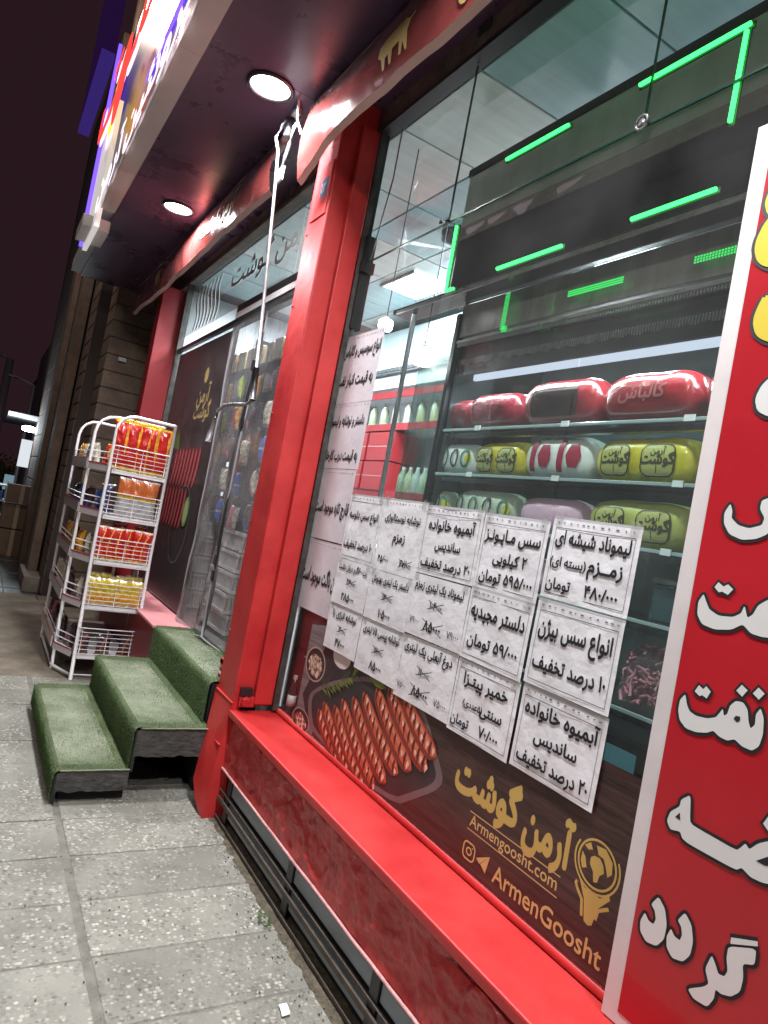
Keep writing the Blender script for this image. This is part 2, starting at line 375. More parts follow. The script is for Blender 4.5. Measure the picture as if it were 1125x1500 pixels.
# ceiling tiles
TX, TY = .66, .52
cts = [mat('ceiling_tile_%s' % n, c, .22, noise_amt=.12, nscale=2.2, stretch=(6, .5, 1), coat=.3) for n, c in (('pale', (.62, .66, .64)), ('aqua', (.38, .55, .58)), ('grey', (.52, .56, .55)))]
cm = []
for m_ in cts:
    q = MB().mat(m_); q.bbox(.006, TX-.006, .006, TY-.006, 0, .014, .003); cm.append(q.mesh('ceiling_tile'))
CZ = 3.70
i0 = 0
for i in range(14):
    for j in range(8):
        xx = -2.59-TX*(i-5); yy = 1.60+TY*j
        if xx < -7.6 or xx+TX > XE+.4: continue
        link('ceiling_tile', cm[(0, 1, 0, 2, 0, 1, 2)[(i*3+j*5) % 7]], shop, None).location = Vector((xx, yy, CZ))-shop.location
mb = MB().mat(mat('ceiling_grid_dark', (.10, .11, .12), .5)); mb.box(-7.55, XE, 1.58, 5.4, CZ+.012, CZ+.03); part('ceiling_grid', mb, shop)
# lintel over the glass
mb = MB().mat(LINT); mb.box(-7.6, XE, 1.50, 1.565, 3.69, 3.9); part('lintel', mb, shop)
mb = MB().mat(BLACK); mb.box(-3.30, XE, 1.495, 1.57, 3.665, 3.688); mb.box(-7.5, -3.62, 1.495, 1.57, 3.72, 3.74); part('top_rail', mb, shop)
for xx in (-5.55, -4.7, -4.52, -2.5): mb = MB().mat(BLACK).box(xx, xx+random.uniform(.04, .1), 1.495, 1.499, 3.75, 3.80); part('lintel_mark', mb, shop)
# sill: slab, raised lip, rough stone panel, base
mb = MB().mat(RED); mb.smooth = False; mb.bbox(-3.345, XE, 1.287, 1.535, .505, .54, .006); part('sill', mb, shop)
mb = MB().mat(RED); mb.smooth = True
mb.tube([(-3.36, 1.545, .552), (XE, 1.548, .552)], .017, 10); part('sill_lip', mb, shop)
def stone(u, v):
    x_ = -3.33+u*(XE+3.33); z_ = .25+v*.258
    n_ = noise.fractal((x_*5.5, z_*7, 1.7), 1.0, 2.1, 5)
    d = .011*n_+.007*noise.fractal((x_*16, z_*16, 8.1), .9, 2.0, 3)
    rim = max(0, (v-.72)/.28)
    h = noise.noise((x_*6, z_*9+2*noise.noise((x_*3, 0, 0)), 9.1))
    if h > .12: d += min(.035, (h-.12)*.28)*(0.3+rim*1.2)
    d += .004*noise.fractal((x_*26, z_*30, 3), .8, 2.2, 3)
    return (x_, 1.310+max(-.010, min(.026, d))*min(1, .15+v*5), z_+.004*n_*(v > .05))
mb = MB().mat(REDST); mb.smooth = True; mb.grid(stone, 620, 44); part('stone_panel', mb, shop, 'rough chipped stone panel painted dark red')
mb = MB().mat(mat('pale_pink_edge', (.55, .27, .26), .6, noise_amt=.4, nscale=30)); mb.smooth = True
mb.tube([(-3.33+i*.12, 1.303+.002*noise.noise((i*1.3, 0, 0)), .247+.003*noise.noise((i*1.7, 2, 0))) for i in range(38)], .006, 6); part('panel_edge', mb, shop)
VOID = mat('void_dark', (.008, .008, .009), .8)
mb = MB().mat(VOID); mb.box(-3.33, XE, 1.345, 1.56, -.02, .245); part('base_void_fill', mb, shop)  # near-black block paints the shade of the hollow behind the grille
PANE = mat('base_panel_grey', (.17, .195, .215), .35, noise_amt=.3, nscale=4, stretch=(1, 1, 5))
xs = [-3.20, -2.42, -1.74, -1.04, -.34, .4]
for i in range(len(xs)-1):
    for z0, z1 in ((.163, .236), (.055, .138)):
        mb = MB().mat(PANE).bbox(xs[i]+.028, xs[i+1]-.028, 1.318, 1.326, z0, z1, .003); part('base_panel', mb, shop)
for xx in xs:
    mb = MB().mat(BLACK).bbox(xx-.026, xx+.026, 1.310, 1.320, .0, .244, .003); part('base_post', mb, shop)
RUST = mat('rusty_bar', (.075, .058, .045), .6, .3, noise_amt=.5, nscale=18)
for z_, y_, h in ((.098, 1.302, .022), (.147, 1.308, .007), (.012, 1.305, .014)):
    mb = MB().mat(RUST if z_ < .15 else BLACK).bbox(-3.3, XE, y_-.006, y_+.006, z_, z_+h, .002); part('base_bar', mb, shop)
# pillars
mb = MB().mat(RED)
mb.bbox(-3.605, -3.345, 1.30, 1.50, .56, 3.9, .008); pil = part('pillar', mb, shop, 'red steel clad pillar between the door and the window')
mb = MB().mat(RED).bbox(-3.335, -3.305, 1.40, 1.50, .58, 3.66, .004); part('pillar_flange', mb, shop)
mb = MB().mat(RED)  # flared foot
A = [(-3.61, 1.292, .575), (-3.345, 1.292, .575), (-3.305, 1.238, .0), (-3.36, 1.232, .012), (-3.43, 1.228, .05), (-3.50, 1.225, .12)]
B_ = [(p[0], 1.34, p[2]) for p in A]
mb.poly(A); mb.poly(B_[::-1])
for i in range(6): j = (i+1) % 6; mb.poly([A[i], B_[i], B_[j], A[j]])
part('pillar_foot', mb, shop, 'red sheet metal foot of the pillar, worn at the toe')
mb = MB().mat(BLACK); mb.box(-3.338, -3.312, 1.325, 1.385, .62, .66)
mb.mat(RED).smooth = False; mb.bbox(-3.345, -3.315, 1.325, 1.41, .56, .615, .005); mb.tube([(-3.33, 1.36, .60), (-3.29, 1.35, .59)], .022, 8); part('pillar_latch', mb, shop)
for zz in (.36, .575): mb = MB().mat(RED).box(-3.60, -3.33, 1.288 if zz > .5 else 1.262, 1.30, zz, zz+.004); part('pillar_seam', mb, shop)
mb = MB().mat(mat('chipped_mortar', (.5, .2, .17), .9, noise_amt=.5, nscale=30))
for i in range(40): 
    zz = random.uniform(.2, .72); s_ = random.uniform(.006, .02); mb.mat(random.choice((RED, MATS['chipped_mortar']))); mb.box(-3.625-s_, -3.60, 1.30, 1.30+s_, zz, zz+s_)
part('pillar_chip', mb, shop, stuff=True)
DRED = mat('dark_red_paint', (.22, .008, .012), .45, noise_amt=.15, nscale=4)
mb = MB().mat(DRED).bbox(-7.55, -7.33, 1.28, 1.54, .45, 3.62, .006); part('pillar', mb, shop, 'dark red pillar at the far end of the shop front')
mb = MB().mat(STEEL); mb.smooth = True
for zz in (.9, 1.5, 2.1, 2.7, 3.1):
    q = MB().mat(mat('screw_head', (.30, .05, .05), .4, .5)); q.smooth = True; q.lathe([(.007, 0), (.006, -.004), (.002, -.005)], (-3.58, 1.3, zz), 8, 'y'); part('screw', q, shop)
# house number plate
hn = thing('house_number_plate', 'small blue number plate on the top of the red pillar', 'sign', (-3.44, 1.3, 3.32))
mb = MB().mat(mat('plate_blue', (.02, .16, .30), .4)).bbox(-3.475, -3.395, 1.292, 1.298, 3.27, 3.37, .002); part('plate', mb, hn)
mb = MB().mat(WHITE); text(mb, '۱۲', lambda u, v, l: (u, 1.2905-l*.0004, v), -3.435, 3.29, .075, .03); part('lettering', mb, hn)
mb = MB().mat(mat('red_panel_pale', (.68, .05, .05), .4)).bbox(-3.56, -3.365, 1.294, 1.2995, 3.16, 3.45, .002); part('access_panel', mb, shop)
# window frame right side
FR = mat('dirty_frame', (.06, .055, .05), .5, .3, noise_amt=.6, nscale=15)
mb = MB().mat(FR); mb.box(-3.50, -3.46, 1.45, 1.60, .545, 3.70); mb.box(-3.30, -3.288, 1.50, 1.53, .56, 3.66); part('frame_post', mb, shop)
mb = MB().mat(BLACK); mb.box(-3.43, -3.33, 1.51, 1.57, .57, 3.68); part('frame_post', mb, shop)
mb = MB().mat(STEEL); mb.smooth = True; mb.tube([(-3.30, 1.545, .58), (-3.30, 1.545, 2.62)], .013, 10); part('frame_tube', mb, shop)
mb = MB().mat(BLACK); mb.box(-3.32, -3.27, 1.52, 1.58, 2.60, 3.1); mb.box(-3.33, -3.25, 1.515, 1.585, 2.90, 2.96); part('frame_clip', mb, shop)
zj = 1.6+(2.876-1.6)*K
def pane(x0, x1, z0, z1, y=YG, m=GLASS, name='glass_pane', par=shop):
    q = MB().mat(m); q.poly([(x0, y, z0), (x1, y, z0), (x1, y, z1), (x0, y, z1)]); return part(name, q, par)
xv1, xv2 = -2.380*K, -1.415*K
pane(-3.29, xv1-.003, zj+.004, 3.665); pane(xv1+.003, xv2-.003, zj+.004, 3.665); pane(xv2+.003, XE-.1, zj+.004, 3.665)
pane(-3.29, xv1-.003, .56, zj-.004); pane(xv1+.003, -1.045, .56, zj-.004, 1.549); pane(-1.06, XE-.1, .56, zj-.004, 1.557)
mb = MB().mat(mat('glass_edge', (.02, .06, .05), .2)); mb.box(-3.29, XE-.1, YG-.001, YG+.007, zj-.003, zj+.003)
for xx in (xv1, xv2): mb.box(xx-.0022, xx+.0022, YG-.001, YG+.007, zj+.005, 3.66)
part('glass_joint', mb, shop)
for xx, zz, rr in ((xv2+.005, zj+.005, .022), (xv1+.004, zj+.006, .011), (xv1-.045, zj+.012, .009)):
    mb = MB().mat(STEEL if rr > .02 else BLACK); mb.smooth = True; mb.tube([(xx+rr*math.cos(t*math.pi/6), YG-.012, zz+rr*math.sin(t*math.pi/6)) for t in range(12)], rr*.22, 6, closed=True); mb.lathe([(rr*.6, 0), (rr*.6, .012)], (xx, YG-.014, zz), 12, 'y'); part('glass_fitting', mb, shop)
mb = MB().mat(BLACK); mb.smooth = True; mb.tube([(-3.18, 1.56, 3.66), (-3.2, 1.57, 3.4), (-3.24, 1.56, 3.1), (-3.28, 1.56, 2.95)], .004, 5); part('cable', mb, shop)

# soffit and the lit fascia sign
mb = MB().mat(SOFM)
pj = []
for i in range(8):
    x0 = -8.75+i*1.3; q = MB().mat(SOFM).bbox(x0+.001, x0+1.299, .60, 1.62, SOF, SOF+.02, .0008); part('soffit_panel', q, shop)
mb = MB().mat(mat('sign_grey_top', (.3, .3, .3), .6)); mb.box(-8.75, 1.5, .5, 1.7, SOF+.022, 3.95); part('canopy', mb, shop)
sign = thing('fascia_sign', 'long lit shop sign with glowing Persian letters above the pavement', 'sign', (-3, .5, SOF))
SGW = mat('sign_underside', (.46, .43, .40), .5, noise_amt=.1, nscale=3, bump=.15, bscale=3)
for i in range(5):
    x1 = 1.6-i*1.75; q = MB().mat(SGW).bbox(max(x1-1.748, -6.32), x1, .48, .598, SOF-.02, SOF+.03, .002); part('underside_panel', q, sign)
mb = MB().mat(mat('sign_face', (.06, .05, .09), .3, noise_amt=.2, nscale=2)).box(-7.1, 1.6, .52, .59, SOF+.032, 5.6); part('sign_face', mb, sign)
mb = MB().mat(emis('sign_blue', (.13, .06, 1), 2.2)); mb.box(-7.16, -7.12, .43, .46, 3.66, 5.6); mb.box(-5.0, 1.6, .505, .515, 4.25, 4.30); part('blue_edge', mb, sign)
mb = MB().mat(mat('sign_end_white', (.75, .73, .72), .5, emit=(1, .95, .9), estr=.35)); mb.box(-7.11, -6.3, .46, .50, 3.62, 4.7); part('lit_end_board', mb, sign)
mb = MB().mat(SGW); mb.bbox(-7.0, -6.5, .38, .60, 3.66, 3.76, .004); part('end_box', mb, sign)
PW = emis('sign_letter_white', (1, .80, .92), 1.25); PR = emis('sign_letter_red', (1, .05, .04), 1.5); PY = emis('sign_letter_yellow', (1, .55, .05), 1.6)
q = MB().mat(PW); S1 = lambda u, v, l: (u, .46-l*.004, v)
text(q, 'سوپر گوشت و پروتئین آرمن', S1, -3.05, 3.84, .33, .05, align='c', xs=1.9); part('small_letters', q, sign)
q = MB().mat(MATS['sign_letter_white']); text(q, 'آرمن گوشت', lambda u, v, l: (u, .415-l*.002, v), -2.9, 4.42, .95, .034, xs=1.7, ring=6)
q.mat(PR); text(q, 'آرمن گوشت', lambda u, v, l: (u, .395-l*.002, v), -2.9, 4.42, .95, .024, xs=1.7); part('large_letters', q, sign)
q = MB().mat(PY); blob(q, ell(-6.0, 4.55, .28, .3), lambda u, v, l: (u, .42, v), 0); q.mat(PR); blob(q, ell(-5.6, 4.5, .3, .33), lambda u, v, l: (u, .40, v), 0); part('emblem', q, sign)
mb = MB().mat(emis('violet_lit_face', (.10, .03, .22), .12)).box(-9.0, -7.2, .30, .42, 5.55, 7.6)
mb.mat(emis('violet_edge', (.14, .07, .6), .2)); mb.box(-9.0, -7.2, .30, .42, 5.45, 5.53)
single('violet_sign_board', mb, 'dim violet sign board beyond the lit shop sign', 'sign')
# soffit downlights
spot0 = None
RIM = mat('downlight_rim', (.07, .05, .06), .25, .6)
for k, (x_, y_) in enumerate(SPOTS):
    lab = ['recessed downlight in the purple soffit over the snack rack', 'recessed downlight in the purple soffit beside the crank rod', 'recessed downlight in the soffit above the big window', 'recessed downlight in the soffit nearest the camera'][k]
    if spot0 is None:
        spot0 = thing('downlight', lab, 'lamp', (0, 0, 0), 'downlights in the soffit')
        q = MB().mat(RIM); q.smooth = True; q.tube([(.118*math.cos(t*math.pi/14), .118*math.sin(t*math.pi/14), -.004) for t in range(28)], .014, 8, closed=True); part('rim', q, spot0)
        q = MB().mat(emis('downlight_lens', (.93, .96, 1), 22)); q.smooth = True; q.lathe([(.02, -.018), (.07, -.016), (.104, -.004)], (0, 0, 0), 28); part('lens', q, spot0)
        spot0.location = (x_, y_, SOF)
    else: dup(spot0, (x_, y_, SOF), None, lab)
    L = bpy.data.lights.new('downlight_beam', 'AREA'); L.shape = 'DISK'; L.size = .2; L.energy = SPOT_W; L.color = (.98, .97, 1); L.spread = math.radians(165)
    lo = bpy.data.objects.new('downlight_beam', L); COL.objects.link(lo); lo.location = (x_, y_, SOF-.03)

# ================================================================== AWNING BANNERS
VIN = mat('awning_vinyl', (.26, .055, .05), .14, noise_amt=.25, nscale=2, coat=.8)
VINP = mat('awning_vinyl_back', (.72, .50, .46), .3, noise_amt=.1, nscale=3, coat=.5)
def awning(x0, x1, label, seed, torn, texts):
    t = thing('rolled_awning', label, 'awning', ((x0+x1)/2, 1.18, 3.7), 'rolled awnings over the shop front')
    def f(u, v):
        x_ = x0+(x1-x0)*u; z_ = 3.765-v*.31
        cr = .018*noise.fractal((x_*1.9+seed, z_*2.5, seed), 1, 2, 4)
        sag = .03*math.sin(v*2.6)
        if torn and u < .08 : z_ -= v*.10*(1-u/.08)
        return (x_, 1.185-sag+cr*(.3+v), z_+.02*noise.noise((x_*1.3, seed, 0))*v)
    q = MB().mat(VIN); q.smooth = True; q.grid(f, int((x1-x0)*30), 14); part('valance', q, t)
    q = MB().mat(VINP); q.smooth = True; q.grid(lambda u, v: (f(u, 1)[0], f(u, 1)[1]+v*.03-.002, f(u, 1)[2]-.004-v*.018), int((x1-x0)*30), 2); part('hem', q, t)
    q = MB().mat(VINP); q.smooth = True; q.tube([(x0-.02, 1.215, 3.765), (x1+.02, 1.215, 3.765)], .03, 10); part('roller', q, t)
    q = MB().mat(mat('gold_soft', (.62, .44, .16), .4))
    def pl(u, v, l):
        uu = (u-x0)/(x1-x0); vv = (3.765-v)/.31; p = f(uu, vv); return (p[0], p[1]-.004-l*.001, p[2])
    for kind, s_, cx, zz, sz in texts:
        q.mat(WHITE if kind == 'w' else MATS['gold_soft'])
        if kind == 'bull':
            P = [(0, 0), (.02, .0), (.03, .05), (.06, .06), (.07, 0), (.09, 0), (.10, .07), (.16, .08), (.17, 0), (.19, 0), (.20, .06), (.23, .0), (.245, 0), (.235, .1), (.25, .15), (.29, .17), (.27, .18), (.235, .165), (.20, .185), (.1, .17), (.03, .16), (-.03, .13), (-.04, .08), (-.01, .06)]
            from mathutils.geometry import tessellate_polygon
            pts = [(cx+p[0]*.8, zz+p[1]*.8) for p in P]; b = len(q.v); q.v += [tuple(pl(a, c, 1)) for a, c in pts]
            for tr in tessellate_polygon([[Vector((a, c, 0)) for a, c in pts]]): q.face([b+i for i in tr])
        else: text(q, s_, pl, cx, zz, sz, .035)
    part('print', q, t)
    return t
awning(-8.25, -4.02, 'glossy dark red rolled awning over the shop door', 3.1, False, [('g', 'آرمن گوشت', -5.1, 3.55, .17), ('bull', '', -7.2, 3.53, 0)])
awning(-3.56, 1.0, 'glossy dark red awning with gold bull print above the big window', 8.7, True, [('bull', '', -2.66, 3.50, 0), ('w', 'آرمن', -1.93, 3.60, .16), ('g', 'Goosht', -1.95, 3.485, .12), ('g', 'آرمن گوشت', -.6, 3.53, .2)])
# crank rod hanging between the awnings, bracket
cr = thing('awning_crank', 'thin steel awning crank rod with black grip hanging before the door', 'crank', (-3.5, 1.1, 3))
q = MB().mat(STEEL); q.smooth = True
q.tube([(-3.82, 1.14, 3.78), (-3.80, 1.12, 3.73), (-3.86, 1.11, 3.68), (-3.76, 1.11, 3.56), (-3.68, 1.11, 3.3), (-3.52, 1.11, 2.72), (-3.39, 1.11, 2.2)], .009, 8); part('rod', q, cr)
q = MB().mat(BLACK); q.smooth = True; q.tube([(-3.41, 1.11, 2.28), (-3.375, 1.11, 2.11)], .016, 10); part('grip', q, cr)
q = MB().mat(STEEL); q.smooth = True; q.tube([(-3.375, 1.11, 2.11), (-3.40, 1.09, 2.085), (-3.47, 1.05, 2.08), (-3.53, 1.02, 2.07), (-3.56, 1.0, 2.04), (-3.57, .99, 1.99)], .009, 8); part('crank_arm', q, cr)
q = MB().mat(STEEL); q.smooth = True; q.tube([(-3.567, .99, 2.0), (-3.58, .985, 1.87)], .015, 10); part('handle', q, cr)
br = thing('awning_bracket', 'metal bracket and bent arms fixed where the two awnings meet', 'bracket', (-3.8, 1.2, 3.75))
q = MB().mat(STEEL); q.smooth = True; q.lathe([(.03, 0), (.03, .10)], (-3.83, 1.17, 3.70), 12)
q.tube([(-3.75, 1.2, 3.8), (-3.72, 1.16, 3.7), (-3.74, 1.16, 3.62), (-3.82, 1.17, 3.56), (-3.84, 1.17, 3.50)], .010, 6)
q.tube([(-3.60, 1.12, 3.79), (-3.62, 1.14, 3.70), (-3.60, 1.17, 3.62)], .008, 6); part('bent_arm', q, br)
q = MB().mat(WHITE); q.bbox(-3.90, -3.80, 1.165, 1.18, 3.44, 3.52, .003); part('bracket_plate', q, br)
q = MB().mat(ALU); q.bbox(-3.72, -3.66, 1.13, 1.17, 3.755, 3.795, .004); part('mount', q, br)

# ================================================================== DOORWAY ZONE
zt = 3.0
mb = MB().mat(BLACK); mb.box(-7.28, -5.42, 1.53, 1.56, zt-.02, zt+.02); mb.box(-5.44, -5.41, 1.525, 1.565, .6, zt+.10); part('door_frame', mb, shop)
mb = MB().mat(BLACK); mb.box(-5.42, -3.50, 1.52, 1.57, zt-.03, zt+.12); part('door_header', mb, shop)
mb = MB().mat(WHITE); mb.box(-5.40, -3.50, 1.512, 1.519, zt+.01, zt+.055); part('door_header_strip', mb, shop)
mb = MB().mat(mat('brush_black', (.02, .02, .02), .9))
for i in range(120): xx = -5.4+i*.0155; mb.box(xx, xx+.008, 1.514, 1.519, zt-.10, zt-.032)
part('brush_fringe', mb, shop, stuff=True)
mb = MB().mat(FR); mb.box(-7.32, -7.26, 1.50, 1.56, .58, 3.71); part('frame_post', mb, shop)
pane(-7.25, -4.35, zt+.13, 3.72, 1.545, GLASSD); pane(-4.34, -3.62, zt+.13, 3.72, 1.545, GLASSD); pane(-7.25, -5.44, .6, zt-.02, 1.545, GLASSD)
mb = MB().mat(mat('reflected_print', (.34, .31, .30), .6)); text(mb, 'آرمن گوشت', lambda u, v, l: (u, 1.541-l*.0005, v), -5.0, 3.36, .26, .02, xs=1.3)  # lettering painted onto the transom as a reflection in the glass
for k in range(7):
    stroke(mb, [(-6.9+k*.12+.05*math.sin(t), 3.15+t*.07) for t in range(7)], .035, lambda u, v, l: (u, 1.5405, v), 0)
part('transom_reflection', mb, shop)
# far wall base under left glass
mb = MB().mat(DRED); mb.box(-7.3, -5.05, 1.27, 1.56, .0, .58); part('far_base', mb, shop)
mb = MB().mat(mat('pink_sill', (.66, .26, .27), .5, noise_amt=.15, nscale=8)).bbox(-7.3, -5.03, 1.25, 1.535, .58, .60, .003); part('far_sill', mb, shop)
# dark poster on left glass
def sausage2d(q, p0, p1, r, pl, layer, bend, cols, seed, marks=True):
    a, b = Vector(p0), Vector(p1); d = b-a; n = Vector((-d.y, d.x)).normalized(); N = 16
    pts = [(a+d*(i/N)+n*bend*math.sin(math.pi*i/N)) for i in range(N+1)]
    ws = [2*r*max(.15, math.sqrt(max(0, 1-(2*i/N-1)**6))) for i in range(N+1)]
    q.mat(cols[0]); stroke(q, pts, ws, pl, layer)
    q.mat(cols[1]); stroke(q, [p+n*r*.15 for p in pts], [w_*.66 for w_ in ws], pl, layer+1)
    q.mat(cols[2]); stroke(q, [p+n*r*.38 for p in pts[1:-1]], [w_*.2 for w_ in ws[1:-1]], pl, layer+2)
    if not marks: return
    rnd = random.Random(seed); t = d.normalized(); k = .06
    while k < .95:
        c = a+d*k+n*bend*math.sin(math.pi*k); s_ = r*rnd.uniform(.55, .8)
        q.mat(cols[4]); blob(q, [c-n*s_+t*.42*r, c-n*s_*.2-t*.25*r, c+n*s_-t*.50*r, c+n*s_*.9-t*.2*r, c+t*.12*r], pl, layer+3)
        if rnd.random() < .8:
            q.mat(cols[3]); c2 = c+t*r*rnd.uniform(.35, .6)+n*r*rnd.uniform(-.15, .2); w_ = rnd.uniform(.35, .65)
            blob(q, [c2-n*s_*w_+t*.22*r, c2+n*s_*.1-t*.2*r, c2+n*s_*w_-t*.15*r, c2+n*s_*w_*.7+t*.25*r], pl, layer+4)
        k += r*rnd.uniform(.95, 1.2)/d.length
SC = [mat('sausage_dark', (.22, .035, .02), .4), mat('sausage_mid', (.50, .10, .05), .4, noise_amt=.25, nscale=14), mat('sausage_light', (.60, .20, .11), .35), mat('sausage_shine', (.80, .50, .38), .4, noise_amt=.3, nscale=40), mat('grill_mark', (.10, .018, .012), .5)]
SCR = [mat('raw_dark', (.14, .012, .016), .4), mat('raw_mid', (.26, .03, .035), .4), mat('raw_light', (.40, .12, .12), .4), SC[3], SC[4]]
LEAF = mat('herb_green', (.16, .20, .04), .6); LEAFD = mat('herb_dark', (.07, .10, .02), .6)
po = thing('glass_poster', 'dark poster with sausages and lime on the left glass by the rack', 'poster', (-6.3, 1.54, 1.8))
mb = MB().mat(mat('dark_poster', (.03, .024, .024), .4, noise_amt=.4, nscale=4)).box(-7.22, -5.47, 1.5405, 1.5435, .62, 2.94); part('sheet', mb, po)
PL = lambda u, v, l: (u, 1.5395-l*.0004, v)
q = MB()
for k in range(8): sausage2d(q, (-6.55+k*.11, 1.98), (-6.62+k*.11, 1.62), .045, PL, 0, .02, SCR, k, False)
for k in range(8): sausage2d(q, (-6.75+k*.11, 1.62), (-6.8+k*.11, 1.25), .045, PL, 6, .02, SCR, k, False)
q.mat(mat('lime', (.14, .22, .06), .5)); blob(q, ell(-5.85, 1.42, .09, .13), PL, 12); q.mat(mat('lime_in', (.26, .34, .15), .5)); blob(q, ell(-5.85, 1.42, .06, .10), PL, 13)
q.mat(GREYINK); stroke(q, ell(-6.0, 1.3, .28, .34, 24), .012, PL, 3, closed=True); q.mat(LEAFD); blob(q, [(-6.9, 2.0), (-6.6, 2.15), (-6.5, 1.95)], PL, 3)
part('picture', q, po)
q = MB().mat(mat('dim_gold', (.26, .18, .07), .5)); blob(q, ell(-6.03, 2.62, .06, .07), PL, 1); text(q, 'آرمن', PL, -6.02, 2.38, .20, .03); text(q, 'گوشت', PL, -5.98, 2.24, .18, .03); q.mat(GREYINK); part('lettering', q, po)
# plastic magnetic curtain
cu = thing('plastic_curtain', 'clear plastic magnetic door curtain with black seam in the doorway', 'curtain', (-4.6, 1.5, 3))
def curt(x0, x1, sd):
    def f(u, v):
        z_ = 2.93-v*2.30; x_ = x0+(x1-x0)*u
        return (x_+.03*math.sin(v*3+sd)*v, 1.505+.022*math.sin(u*9+sd+v*2)*(.2+v)+.012*noise.noise((u*5, v*9, sd)), z_-.04*v*math.sin(u*3))
    q = MB().mat(PLASTIC); q.smooth = True; q.grid(f, 36, 40); part('plastic_sheet', q, cu)
    e = MB().mat(mat('curtain_edge', (.30, .28, .29), .5)); e.smooth = True; e.tube([f(0, v/20) for v in range(21)], .009, 6); e.tube([f(u/16, 1) for u in range(17)], .007, 6); part('curtain_hem', e, cu)
curt(-5.36, -4.64, 1); curt(-4.62, -3.66, 3.3)
q = MB().mat(BLACK); q.smooth = True; q.tube([(-4.63+.012*math.sin(v*.5), 1.492+.01*math.sin(v*.8), 2.94-v*.115) for v in range(21)], .011, 6); part('magnetic_seam', q, cu)
q = MB().mat(BLACK)
for zz in (1.02, 1.13, 1.26, 2.1, 2.5): q.bbox(-4.655, -4.605, 1.474, 1.486, zz, zz+.075, .004)
q.bbox(-4.67, -4.60, 1.47, 1.49, 2.86, 2.96, .004); part('magnet', q, cu)
